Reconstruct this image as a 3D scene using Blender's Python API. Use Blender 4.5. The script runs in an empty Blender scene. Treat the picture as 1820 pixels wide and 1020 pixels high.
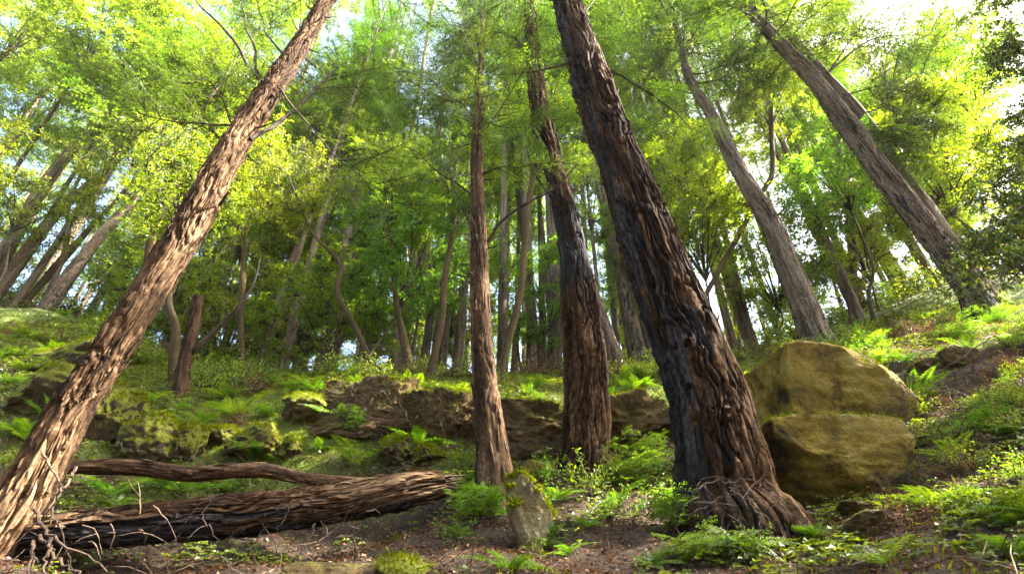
import bpy, math, random
import numpy as np
random.seed(7)
C = bpy.context.scene
# ------------------------------------------------------------------ camera, sky, sun, exposure
F = 910.0                       # focal length in photo pixels (photo 1820 x 1020)
TH = math.radians(33)
SN, CS = math.sin(TH), math.cos(TH)
cd = bpy.data.cameras.new('camera'); cam = bpy.data.objects.new('camera', cd); C.collection.objects.link(cam)
cd.sensor_width = 36; cd.lens = 18; cd.clip_start = .05; cd.clip_end = 900
cam.location = (0, 0, 0); cam.rotation_euler = (math.pi/2 + TH, 0, 0); C.camera = cam
SUN_AZ, SUN_EL = math.radians(88), math.radians(50)     # azimuth from +Y towards +X
w = bpy.data.worlds.new('World'); C.world = w; w.use_nodes = True
wn = w.node_tree; bg = wn.nodes['Background']; sk = wn.nodes.new('ShaderNodeTexSky')
sk.sky_type = 'NISHITA'; sk.sun_disc = False; sk.sun_elevation = SUN_EL; sk.sun_rotation = SUN_AZ
sk.air_density = 1.0; sk.dust_density = 5
wn.links.new(sk.outputs[0], bg.inputs[0]); bg.inputs[1].default_value = .105
sd = bpy.data.lights.new('sun', 'SUN'); sd.energy = 5; sd.angle = math.radians(.6); sd.color = (1, .93, .8)
so = bpy.data.objects.new('sun', sd); C.collection.objects.link(so)
so.rotation_euler = (math.pi/2 - SUN_EL, 0, -SUN_AZ + math.pi)
C.view_settings.view_transform = 'Standard'; C.view_settings.look = 'None'
C.view_settings.exposure = 3.25; C.view_settings.gamma = 1
cy = C.cycles
cy.max_bounces = 8; cy.diffuse_bounces = 6; cy.glossy_bounces = 2; cy.transmission_bounces = 5
cy.use_denoising = True; cy.sample_clamp_indirect = 6; cy.caustics_reflective = False; cy.caustics_refractive = False

# ------------------------------------------------------------------ helpers
def at(px, py, Y):
    v = 510 - py
    d = np.array([px - 910., F*CS - v*SN, F*SN + v*CS])
    return d * (Y/d[1])
def depth(P): return P[..., 1]*CS + P[..., 2]*SN
def pix(P):
    P = np.asarray(P, float); D = depth(P)
    return 910 + F*P[..., 0]/D, 510 - F*(P[..., 2]*CS - P[..., 1]*SN)/D
def unit(v):
    v = np.asarray(v, float); return v/np.maximum(np.linalg.norm(v, axis=-1, keepdims=True), 1e-9)
def _h(ix, iy, iz, s):
    n = (ix*374761393 + iy*668265263 + iz*1274126177 + s*974634777) & 0xffffffff
    n = ((n ^ (n >> 13))*1274126177) & 0xffffffff
    n = ((n ^ (n >> 16))*2246822519) & 0xffffffff
    return ((n ^ (n >> 15)) & 0xffff)/32767.5 - 1
def vn(p, s=0):
    p = np.asarray(p, float); i = np.floor(p).astype(np.int64); f = p - i; f = f*f*(3 - 2*f)
    r = 0
    for a in (0, 1):
        for b in (0, 1):
            for c in (0, 1):
                wt = (f[..., 0] if a else 1-f[..., 0])*(f[..., 1] if b else 1-f[..., 1])*(f[..., 2] if c else 1-f[..., 2])
                r = r + wt*_h(i[..., 0]+a, i[..., 1]+b, i[..., 2]+c, s)
    return r
def fbm(p, o=4, s=0, g=.5):
    p = np.asarray(p, float); r = 0; a = 1; t = 0
    for k in range(o): r = r + a*vn(p*2**k + 17.3*k, s+k); t += a; a *= g
    return r/t
def mk(name, V, Fq, mat=None, parent=None, smooth=True, attrs=None, tris=None):
    V = np.asarray(V, np.float32).reshape(-1, 3); me = bpy.data.meshes.new(name)
    Fq = np.asarray(Fq, np.int32).reshape(-1, 4) if Fq is not None else np.zeros((0, 4), np.int32)
    T = np.asarray(tris, np.int32).reshape(-1, 3) if tris is not None else np.zeros((0, 3), np.int32)
    nq, nt = len(Fq), len(T)
    me.vertices.add(len(V)); me.vertices.foreach_set('co', V.ravel())
    me.loops.add(nq*4 + nt*3); me.loops.foreach_set('vertex_index', np.concatenate([Fq.ravel(), T.ravel()]))
    me.polygons.add(nq + nt)
    me.polygons.foreach_set('loop_start', np.concatenate([np.arange(nq)*4, nq*4 + np.arange(nt)*3]).astype(np.int32))
    me.update(calc_edges=True)
    me.polygons.foreach_set('use_smooth', np.full(nq+nt, smooth))
    for k, a in (attrs or {}).items():
        a = np.asarray(a, np.float32)
        if a.ndim == 1: me.attributes.new(k, 'FLOAT', 'POINT').data.foreach_set('value', a)
        else: me.attributes.new(k, 'FLOAT_VECTOR', 'POINT').data.foreach_set('vector', a.ravel())
    if mat: me.materials.append(mat)
    o = bpy.data.objects.new(name, me); C.collection.objects.link(o)
    if parent is not None: o.parent = parent
    return o
def empty(name, loc=(0, 0, 0), label=None, cat=None, group=None):
    o = bpy.data.objects.new(name, None); o.location = loc; o.empty_display_size = .2; C.collection.objects.link(o)
    return tag(o, label, cat, group)
def tag(o, label=None, cat=None, group=None, kind=None):
    if label: o['label'] = label
    if cat: o['category'] = cat
    if group: o['group'] = group
    if kind: o['kind'] = kind
    return o
def dup(o, parent=None):
    c = o.copy(); C.collection.objects.link(c); c.parent = parent
    for ch in [q for q in KIDS.get(o.name, [])]: dup(ch, c)
    return c
KIDS = {}
def kids(o):
    KIDS[o.name] = list(o.children)
    return o

class MB:
    def __init__(s): s.V = []; s.Q = []; s.T = []; s.n = 0; s.A = []
    def add(s, V, Q=None, T=None, a=0.):
        V = np.asarray(V, float).reshape(-1, 3)
        if Q is not None and len(Q): s.Q.append(np.asarray(Q).reshape(-1, 4) + s.n)
        if T is not None and len(T): s.T.append(np.asarray(T).reshape(-1, 3) + s.n)
        s.V.append(V); s.A.append(np.broadcast_to(np.asarray(a, float), (len(V),))); s.n += len(V)
    def tube(s, P, R, k=6, a=0., rough=0.):
        P = np.asarray(P, float); R = np.broadcast_to(np.asarray(R, float), (len(P),)); n = len(P)
        T = unit(np.gradient(P, axis=0)); ref = np.array([.31, .22, .92]) if abs(T[0][2]) < .8 else np.array([.9, .3, .1])
        N = unit(np.cross(T, ref)); B = np.cross(T, N); an = np.arange(k)*2*math.pi/k
        V = P[:, None] + R[:, None, None]*(np.cos(an)[None, :, None]*N[:, None] + np.sin(an)[None, :, None]*B[:, None])
        if rough: V = V + (fbm(V*14, 2)*rough)[..., None]*(V - P[:, None])
        i = np.arange(n-1)[:, None]*k; j = np.arange(k)[None]; j2 = (j+1) % k
        Q = np.stack([i+j, i+j2, i+k+j2, i+k+j], -1).reshape(-1, 4)
        cap = [[0, q+1, q] for q in range(1, k-1)] + [[(n-1)*k, (n-1)*k+q, (n-1)*k+q+1] for q in range(1, k-1)]
        s.add(V, Q, cap, a)
    def leaves(s, P, D, N, L, W, a=None, bend=.25):
        P = np.asarray(P, float).reshape(-1, 3); n = len(P)
        if not n: return
        D = np.broadcast_to(unit(D), P.shape); N = np.broadcast_to(N, P.shape)
        L = np.broadcast_to(L, (n,))[:, None]; W = np.broadcast_to(W, (n,))[:, None]
        S = unit(np.cross(D, N)); U = np.cross(S, D)
        V = np.stack([P, P+D*L*.45+S*W*.5+U*W*bend, P+D*L-U*W*bend*.6, P+D*L*.45-S*W*.5+U*W*bend], 1)
        if a is None: a = RG.random(n)
        s.add(V, np.arange(n*4).reshape(-1, 4), None, np.repeat(a, 4))
    def arr(s):
        V = np.concatenate(s.V) if s.V else np.zeros((0, 3))
        return V, (np.concatenate(s.Q) if s.Q else np.zeros((0, 4), int)), (np.concatenate(s.T) if s.T else np.zeros((0, 3), int)), (np.concatenate(s.A) if s.A else np.zeros(0))
    def put(s, arr, M, loc, sc=1.):
        V, Q, T, A = arr; s.add((V*sc) @ np.asarray(M).T + loc, Q, T, A)
    def build(s, name, mat, parent=None, smooth=False):
        V, Q, T, A = s.arr()
        return mk(name, V, Q, mat, parent, smooth, {'rnd': A}, T)
RG = np.random.default_rng(11)
def rv(n): return unit(RG.normal(size=(n, 3)))
def spline(P, n):
    P = np.asarray(P, float); t = np.concatenate([[0], np.cumsum(np.linalg.norm(np.diff(P[:, :3], axis=0), axis=1))])
    P2 = np.concatenate([[2*P[0]-P[1]], P, [2*P[-1]-P[-2]]]); out = []
    for u in np.linspace(0, t[-1], n):
        i = min(np.searchsorted(t, u, side='right')-1, len(P)-2); f = (u-t[i])/max(t[i+1]-t[i], 1e-9)
        a, b, c, d = P2[i:i+4]
        out.append(.5*((2*b)+(-a+c)*f+(2*a-5*b+4*c-d)*f*f+(-a+3*b-3*c+d)*f**3))
    return np.array(out)

# ------------------------------------------------------------------ materials
def newmat(name):
    m = bpy.data.materials.new(name); m.use_nodes = True; nt = m.node_tree
    for n in list(nt.nodes): nt.nodes.remove(n)
    out = nt.nodes.new('ShaderNodeOutputMaterial')
    def N(t, **k):
        n = nt.nodes.new(t)
        for a, b in k.items():
            if a.startswith('i_'): n.inputs[a[2:].replace('_', ' ')].default_value = b
            else: setattr(n, a, b)
        return n
    return m, nt, out, N, nt.links.new
def ramp(N, pts):
    r = N('ShaderNodeValToRGB'); e = r.color_ramp.elements
    while len(e) < len(pts): e.new(.5)
    for q, (p, c) in zip(e, pts): q.position = p; q.color = (c[0], c[1], c[2], 1) if not np.isscalar(c) else (c, c, c, 1)
    return r
def mixc(N, L, fac, a, b, mode='MIX'):
    m = N('ShaderNodeMix', data_type='RGBA', blend_type=mode)
    for sock, v in ((m.inputs[0], fac), (m.inputs[6], a), (m.inputs[7], b)):
        if hasattr(v, 'is_linked'): L(v, sock)
        elif np.isscalar(v): sock.default_value = v
        else: sock.default_value = (v[0], v[1], v[2], 1)
    return m.outputs[2]
def leafmat(name, cols, trans=.5, gloss=.06, tboost=(1.5, 1.5, .7)):
    m, nt, out, N, L = newmat(name)
    at_ = N('ShaderNodeAttribute', attribute_name='rnd'); oi = N('ShaderNodeObjectInfo')
    r = ramp(N, [(i/(len(cols)-1), c) for i, c in enumerate(cols)]); L(at_.outputs['Fac'], r.inputs[0])
    hs = N('ShaderNodeHueSaturation'); mr = N('ShaderNodeMapRange', i_To_Min=.475, i_To_Max=.52); L(oi.outputs['Random'], mr.inputs[0])
    L(mr.outputs[0], hs.inputs['Hue']); L(r.outputs[0], hs.inputs['Color'])
    d = N('ShaderNodeBsdfDiffuse'); t = N('ShaderNodeBsdfTranslucent'); g = N('ShaderNodeBsdfGlossy', i_Roughness=.4)
    g.inputs['Color'].default_value = (.9, .95, 1, 1)
    L(hs.outputs[0], d.inputs[0]); L(mixc(N, L, 1., hs.outputs[0], tboost, 'MULTIPLY'), t.inputs[0])
    m1 = N('ShaderNodeMixShader'); m1.inputs[0].default_value = trans; L(d.outputs[0], m1.inputs[1]); L(t.outputs[0], m1.inputs[2])
    m2 = N('ShaderNodeMixShader'); m2.inputs[0].default_value = gloss; L(m1.outputs[0], m2.inputs[1]); L(g.outputs[0], m2.inputs[2])
    L(m2.outputs[0], out.inputs[0]); return m
def barkmat(name, pts, charc=(.012, .011, .012), bump=.5, mossy=0.):
    m, nt, out, N, L = newmat(name)
    a = N('ShaderNodeAttribute', attribute_name='bco'); mp = N('ShaderNodeMapping'); mp.inputs['Scale'].default_value = (1, 1, .085); L(a.outputs['Vector'], mp.inputs[0])
    n1 = N('ShaderNodeTexNoise', i_Scale=9., i_Detail=6., i_Roughness=.62, i_Distortion=.5); L(mp.outputs[0], n1.inputs[0])
    mp2 = N('ShaderNodeMapping'); mp2.inputs['Scale'].default_value = (1, 1, .3); L(a.outputs['Vector'], mp2.inputs[0])
    n2 = N('ShaderNodeTexNoise', i_Scale=60., i_Detail=5., i_Roughness=.75); L(mp2.outputs[0], n2.inputs[0])
    n3 = N('ShaderNodeTexNoise', i_Scale=2.2, i_Detail=3.); L(a.outputs['Vector'], n3.inputs[0])
    mx = N('ShaderNodeMath', operation='MULTIPLY_ADD'); mx.inputs[1].default_value = .42; L(n2.outputs[0], mx.inputs[0]); 
    m0 = N('ShaderNodeMath', operation='MULTIPLY'); m0.inputs[1].default_value = .60; L(n1.outputs[0], m0.inputs[0]); L(m0.outputs[0], mx.inputs[2])
    r = ramp(N, pts); L(mx.outputs[0], r.inputs[0])
    c = mixc(N, L, n3.outputs[0], r.outputs[0], (.8, .68, .55), 'MULTIPLY')
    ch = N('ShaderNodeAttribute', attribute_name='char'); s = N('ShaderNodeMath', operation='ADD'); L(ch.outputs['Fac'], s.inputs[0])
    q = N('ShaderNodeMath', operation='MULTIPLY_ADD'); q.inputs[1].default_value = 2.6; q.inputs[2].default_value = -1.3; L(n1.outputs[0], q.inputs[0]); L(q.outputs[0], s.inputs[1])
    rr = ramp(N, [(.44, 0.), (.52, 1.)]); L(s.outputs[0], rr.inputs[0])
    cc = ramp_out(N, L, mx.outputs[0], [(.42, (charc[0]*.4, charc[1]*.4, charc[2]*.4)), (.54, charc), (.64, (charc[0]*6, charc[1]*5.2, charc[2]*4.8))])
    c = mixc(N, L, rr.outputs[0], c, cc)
    if mossy:
        mo = ramp(N, [(.55, 0.), (.7, mossy)]); L(n3.outputs[0], mo.inputs[0]); c = mixc(N, L, mo.outputs[0], c, (.06, .085, .012))
    p = N('ShaderNodeBsdfPrincipled', i_Roughness=.85); p.inputs['Specular IOR Level'].default_value = .2; L(c, p.inputs['Base Color'])
    rg = N('ShaderNodeMapRange', i_To_Min=.95, i_To_Max=.7); L(rr.outputs[0], rg.inputs[0]); L(rg.outputs[0], p.inputs['Roughness'])
    b = N('ShaderNodeBump', i_Strength=bump, i_Distance=.02); L(mx.outputs[0], b.inputs['Height']); L(b.outputs[0], p.inputs['Normal'])
    L(p.outputs[0], out.inputs[0]); return m
def rockmat(name, pts, moss=.5, mlow=.35, mcol=(.19, .22, .010)):
    m, nt, out, N, L = newmat(name)
    tc = N('ShaderNodeTexCoord'); n1 = N('ShaderNodeTexNoise', i_Scale=2.3, i_Detail=8., i_Roughness=.65, i_Distortion=.6); L(tc.outputs['Object'], n1.inputs[0])
    n2 = N('ShaderNodeTexNoise', i_Scale=28., i_Detail=5., i_Roughness=.7); L(tc.outputs['Object'], n2.inputs[0])
    vo = N('ShaderNodeTexVoronoi', feature='DISTANCE_TO_EDGE', i_Scale=1.3); 
    ds = N('ShaderNodeMix', data_type='RGBA'); ds.inputs[0].default_value = .45; L(tc.outputs['Object'], ds.inputs[6]); L(n1.outputs['Color'], ds.inputs[7]); L(ds.outputs[2], vo.inputs[0])
    r = ramp(N, pts); L(n1.outputs[0], r.inputs[0])
    c = mixc(N, L, .55, r.outputs[0], ramp_out(N, L, n2.outputs[0], [(.3, .35), (.7, 1.)]), 'MULTIPLY')
    ck = ramp(N, [(0., .35), (.03, 1.)]); L(vo.outputs['Distance'], ck.inputs[0])
    c = mixc(N, L, .3, c, ck.outputs[0], 'MULTIPLY')
    ge = N('ShaderNodeNewGeometry'); sx = N('ShaderNodeSeparateXYZ'); L(ge.outputs['Normal'], sx.inputs[0])
    ad = N('ShaderNodeMath', operation='ADD'); L(sx.outputs[2], ad.inputs[0])
    mm = N('ShaderNodeMath', operation='MULTIPLY_ADD'); mm.inputs[1].default_value = 1.3; mm.inputs[2].default_value = -.65; L(n1.outputs[0], mm.inputs[0]); L(mm.outputs[0], ad.inputs[1])
    mr = ramp(N, [(mlow, 0.), (mlow+.2, moss)]); L(ad.outputs[0], mr.inputs[0])
    mc = mixc(N, L, n2.outputs[0], (mcol[0]*.5, mcol[1]*.5, mcol[2]), (mcol[0]*1.5, mcol[1]*1.4, mcol[2]*1.2))
    c = mixc(N, L, mr.outputs[0], c, mc)
    p = N('ShaderNodeBsdfPrincipled', i_Roughness=.9); L(c, p.inputs['Base Color'])
    h = N('ShaderNodeMath', operation='ADD'); L(n2.outputs[0], h.inputs[0]); L(n1.outputs[0], h.inputs[1])
    b = N('ShaderNodeBump', i_Strength=1., i_Distance=.05); L(h.outputs[0], b.inputs['Height']); L(b.outputs[0], p.inputs['Normal'])
    L(p.outputs[0], out.inputs[0]); return m
def ramp_out(N, L, src, pts):
    r = ramp(N, pts); L(src, r.inputs[0]); return r.outputs[0]
def groundmat():
    m, nt, out, N, L = newmat('forest_soil')
    tc = N('ShaderNodeTexCoord'); n1 = N('ShaderNodeTexNoise', i_Scale=1.4, i_Detail=8., i_Roughness=.7); L(tc.outputs['Object'], n1.inputs[0])
    n2 = N('ShaderNodeTexNoise', i_Scale=40., i_Detail=5., i_Roughness=.75); L(tc.outputs['Object'], n2.inputs[0])
    n4 = N('ShaderNodeTexVoronoi', i_Scale=28.); L(tc.outputs['Object'], n4.inputs[0])
    c = ramp_out(N, L, n2.outputs[0], [(.3, (.018, .011, .006)), (.55, (.07, .04, .02)), (.75, (.17, .10, .05))])
    c = mixc(N, L, .35, c, n4.outputs['Color'], 'MULTIPLY')
    a = N('ShaderNodeAttribute', attribute_name='moss'); s = N('ShaderNodeMath', operation='MULTIPLY_ADD'); s.inputs[1].default_value = 1.2; L(n1.outputs[0], s.inputs[0])
    L(a.outputs['Fac'], s.inputs[2])
    k = ramp_out(N, L, s.outputs[0], [(.78, 0.), (.95, 1.)])
    mc = ramp_out(N, L, n2.outputs[0], [(.35, (.03, .05, .006)), (.6, (.15, .20, .015))])
    c = mixc(N, L, k, c, mc)
    p = N('ShaderNodeBsdfPrincipled', i_Roughness=.95); L(c, p.inputs['Base Color'])
    b = N('ShaderNodeBump', i_Strength=.8, i_Distance=.04); L(n2.outputs[0], b.inputs['Height']); L(b.outputs[0], p.inputs['Normal'])
    L(p.outputs[0], out.inputs[0]); return m
def woodmat(name, a, b, sc=12.):
    m, nt, out, N, L = newmat(name)
    tc = N('ShaderNodeTexCoord'); n1 = N('ShaderNodeTexNoise', i_Scale=sc, i_Detail=5.); L(tc.outputs['Object'], n1.inputs[0])
    p = N('ShaderNodeBsdfPrincipled', i_Roughness=.85); L(ramp_out(N, L, n1.outputs[0], [(.35, a), (.68, b)]), p.inputs['Base Color'])
    L(p.outputs[0], out.inputs[0]); return m

M = {}
M['bark'] = barkmat('redwood_bark', [(.40, (.012, .007, .005)), (.475, (.06, .037, .021)), (.53, (.13, .08, .045)), (.62, (.28, .20, .125))])
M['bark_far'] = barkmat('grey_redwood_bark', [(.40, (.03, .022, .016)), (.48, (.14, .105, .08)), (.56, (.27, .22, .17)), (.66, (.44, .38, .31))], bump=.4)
M['bark_thin'] = barkmat('laurel_bark', [(.3, (.03, .022, .012)), (.5, (.10, .075, .04)), (.7, (.2, .16, .09))], bump=.3, mossy=.5)
M['bark_burnt'] = barkmat('scorched_redwood_bark', [(.40, (.006, .004, .003)), (.48, (.032, .017, .008)), (.55, (.10, .055, .026)), (.62, (.27, .18, .10))])
M['bark_dark'] = barkmat('dark_dead_bark', [(.40, (.012, .007, .004)), (.5, (.05, .028, .014)), (.62, (.13, .08, .045))])
M['twig'] = woodmat('dark_twig_wood', (.02, .013, .008), (.09, .06, .035))
M['deadwood'] = woodmat('bleached_twig_wood', (.03, .018, .010), (.17, .11, .07), 20)
M['laurel'] = leafmat('laurel_leaf', [(.08, .14, .010), (.15, .24, .014), (.23, .33, .02), (.31, .38, .035)], .62, .05, (1.7, 1.6, .5))
M['oak'] = leafmat('tanoak_leaf', [(.08, .16, .012), (.15, .26, .018), (.23, .34, .026)], .66, .05, (1.7, 1.7, .6))
M['redwood'] = leafmat('redwood_needle', [(.03, .065, .010), (.07, .125, .012), (.13, .19, .018)], .52, .05, (1.45, 1.6, .6))
M['darkleaf'] = leafmat('glossy_dark_leaf', [(.02, .05, .010), (.06, .11, .010), (.14, .19, .012), (.24, .16, .02)], .5, .08)
M['fern'] = leafmat('fern_leaf', [(.06, .14, .008), (.12, .23, .012), (.20, .30, .016)], .5, .05, (1.6, 1.6, .5))
M['clover'] = leafmat('sorrel_leaf', [(.045, .09, .006), (.10, .16, .010), (.20, .25, .014)], .5, .04, (1.6, 1.6, .5))
M['moss'] = leafmat('moss_tuft', [(.08, .11, .006), (.17, .21, .01), (.30, .32, .015)], .35, .0)
M['dry'] = leafmat('dry_leaf', [(.04, .02, .010), (.11, .055, .022), (.20, .11, .05), (.30, .2, .11)], .25, .02, (1.2, 1., .7))
M['rock'] = rockmat('ochre_rock', [(.36, (.04, .028, .005)), (.44, (.19, .13, .012)), (.53, (.38, .27, .025)), (.66, (.50, .39, .11))], .9, .72)
M['mossrock'] = rockmat('mossy_rock', [(.3, (.035, .026, .010)), (.5, (.11, .08, .025)), (.7, (.25, .19, .09))], .95, -.45)
M['soilrock'] = rockmat('crumbling_bank', [(.3, (.025, .014, .006)), (.45, (.12, .075, .025)), (.58, (.24, .16, .045)), (.72, (.36, .26, .12))], .8, .72)
M['palerock'] = rockmat('pale_lichen_rock', [(.35, (.09, .07, .02)), (.5, (.28, .22, .08)), (.65, (.44, .38, .22))], .9, .75)
M['darkrock'] = rockmat('shaded_red_rock', [(.35, (.015, .008, .005)), (.5, (.05, .025, .012)), (.65, (.10, .055, .03))], .5, .8)
M['ground'] = groundmat()

# ------------------------------------------------------------------ terrain
CP = [  # photo pixel, distance
 (-300,1080,2.9),(0,1080,2.7),(300,1080,2.8),(600,1070,2.7),(900,1070,2.7),(1200,1070,2.7),(1500,1070,2.5),(1850,1090,2.3),
 (-150,960,3.6),(60,960,4.1),(250,985,4.7),(500,985,5.3),(700,985,5.4),(500,1010,4.3),(600,1005,3.6),(850,960,4.4),(1000,960,4.2),(1200,950,4.3),
 (1420,960,4.0),(1600,960,3.5),(1820,960,3.0),(2100,960,2.6),
 (-200,800,5.2),(0,830,5.0),(200,860,5.5),(400,865,5.9),(600,850,6.1),(780,860,5.4),(920,850,5.8),(1080,850,6.0),(1180,850,5.7),(1350,880,5.0),(1480,890,4.95),(1600,870,4.4),(1800,830,3.9),(2050,800,3.5),
 (-200,700,6.5),(0,720,6.2),(200,760,6.2),(400,790,6.3),(560,770,6.6),(700,790,6.5),(800,790,6.5),(950,800,6.6),(1120,800,6.8),(1330,800,6.3),(1480,790,6.2),(1700,760,4.9),(1850,700,4.7),
 (-200,600,8.0),(0,610,7.8),(150,640,7.8),(320,700,7.4),(480,705,7.4),(600,690,7.3),(760,700,7.2),(900,705,7.6),(1120,715,7.7),(1330,690,7.5),(1470,680,6.7),(1620,700,6.2),(1740,650,6.0),(1850,600,6.0),
 (-100,540,10.5),(60,545,10.5),(200,600,10),(350,660,9),(600,668,8.2),(760,682,8.1),(1000,672,9),(1180,655,9),(1350,640,9),(1470,615,9.5),(1620,590,9.5),(1740,560,9.2),(1850,520,9),
 (1600,530,15),(1800,480,14),(0,520,15),(400,670,13),(700,682,13),(1000,682,13),(1300,630,14)]
cp = np.array([at(*c) for c in CP])
far = []
for x in (-60, -35, -15, 0, 15, 35, 60):
    for y in (24, 45, 75): far.append((x, y, 6.2 + .20*(y-14) + .0018*x*x*0 + abs(x)*.045))
for x in (-40, -15, -5, 0, 5, 15, 40): far += [(x, .8, -.45 + abs(x)*.16), (x, -3, -.3+abs(x)*.2), (x, -9, 4+abs(x)*.1), (x, -20, 9+abs(x)*.1), (x, -60, 16)]  # unseen ground behind the camera, raised to block low sky light
far += [(-14, 3, 2.), (-12, 7, 3.8), (14, 3, 3.), (13, 7, 5.), (-20, 14, 7), (20, 14, 9.), (-3, 1, -.3), (3, 1, -.2)]
cp = np.concatenate([cp, np.array(far, float)])
cp = cp[[i for i in range(len(cp)) if not any(np.hypot(*(cp[i, :2]-cp[j, :2])) < .12 for j in range(i))]]
_d = np.linalg.norm(cp[:, None, :2]-cp[None, :, :2], axis=-1)
_n = len(cp); _A = np.zeros((_n+3, _n+3)); _A[:_n, :_n] = -_d - .02*np.eye(_n)*-1; _A[:_n, _n] = 1; _A[:_n, n1 if False else _n+1] = cp[:, 0]; _A[:_n, _n+2] = cp[:, 1]
_A[_n:, :_n] = _A[:_n, _n:].T
_w = np.linalg.solve(_A, np.concatenate([cp[:, 2], [0, 0, 0]]))
def gz(x, y):
    x = np.asarray(x, float); y = np.asarray(y, float); s = x.shape; x = x.ravel(); y = y.ravel(); r = np.zeros(len(x))
    for a in range(0, len(x), 20000):
        xx, yy = x[a:a+20000], y[a:a+20000]
        d = np.hypot(xx[:, None]-cp[None, :, 0], yy[:, None]-cp[None, :, 1])
        r[a:a+20000] = -d @ _w[:_n] + _w[_n] + _w[_n+1]*xx + _w[_n+2]*yy
    p = np.stack([x, y, r*.7], -1)
    near = np.clip((y-1.5)/2.5, .15, 1)
    r = r + near*(.16*fbm(p*1.1, 3, 5) + .07*fbm(p*4, 3, 8)) + .018*fbm(p*17, 2, 9)
    return r.reshape(s)
def g1(x, y): return float(gz(np.array([x]), np.array([y]))[0])
def grow(a, b, st, lo, hi):
    m = list(np.arange(a, b, st)); s = st; x = m[0]; pre = []
    while x > lo: s *= 1.13; x -= s; pre.append(x)
    s = st; x = m[-1]; post = []
    while x < hi: s *= 1.13; x += s; post.append(x)
    return np.array(pre[::-1] + m + post)
gx = grow(-8, 8, .045, -160, 160); gy = grow(1.2, 11, .045, -110, 190)
X, Y = np.meshgrid(gx, gy); Z = gz(X, Y)
nx, ny = len(gx), len(gy); ii = (np.arange(ny-1)[:, None]*nx + np.arange(nx-1)[None]).ravel()
V = np.stack([X, Y, Z], -1).reshape(-1, 3)
def mossiness(x, y):
    p = np.stack([x, y, x*0], -1)
    m = .12*fbm(p*.8, 3, 3) + .02
    m = m + .42*np.exp(-((x+3.6)/3.4)**2-((y-6.6)/2.)**2) + .16*np.exp(-((x-3.4)/2)**2-((y-4.5)/2.)**2) + .30*np.clip((y-7)*1.5, 0, 1)
    m = m - .9*np.exp(-((x+1.2)/2.)**2-((y-4.5)/.8)**2)
    return m
gr = mk('ground', V, np.stack([ii, ii+1, ii+nx+1, ii+nx], -1), M['ground'], None, True, {'moss': mossiness(V[:, 0], V[:, 1])})
tag(gr, kind='structure')

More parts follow.
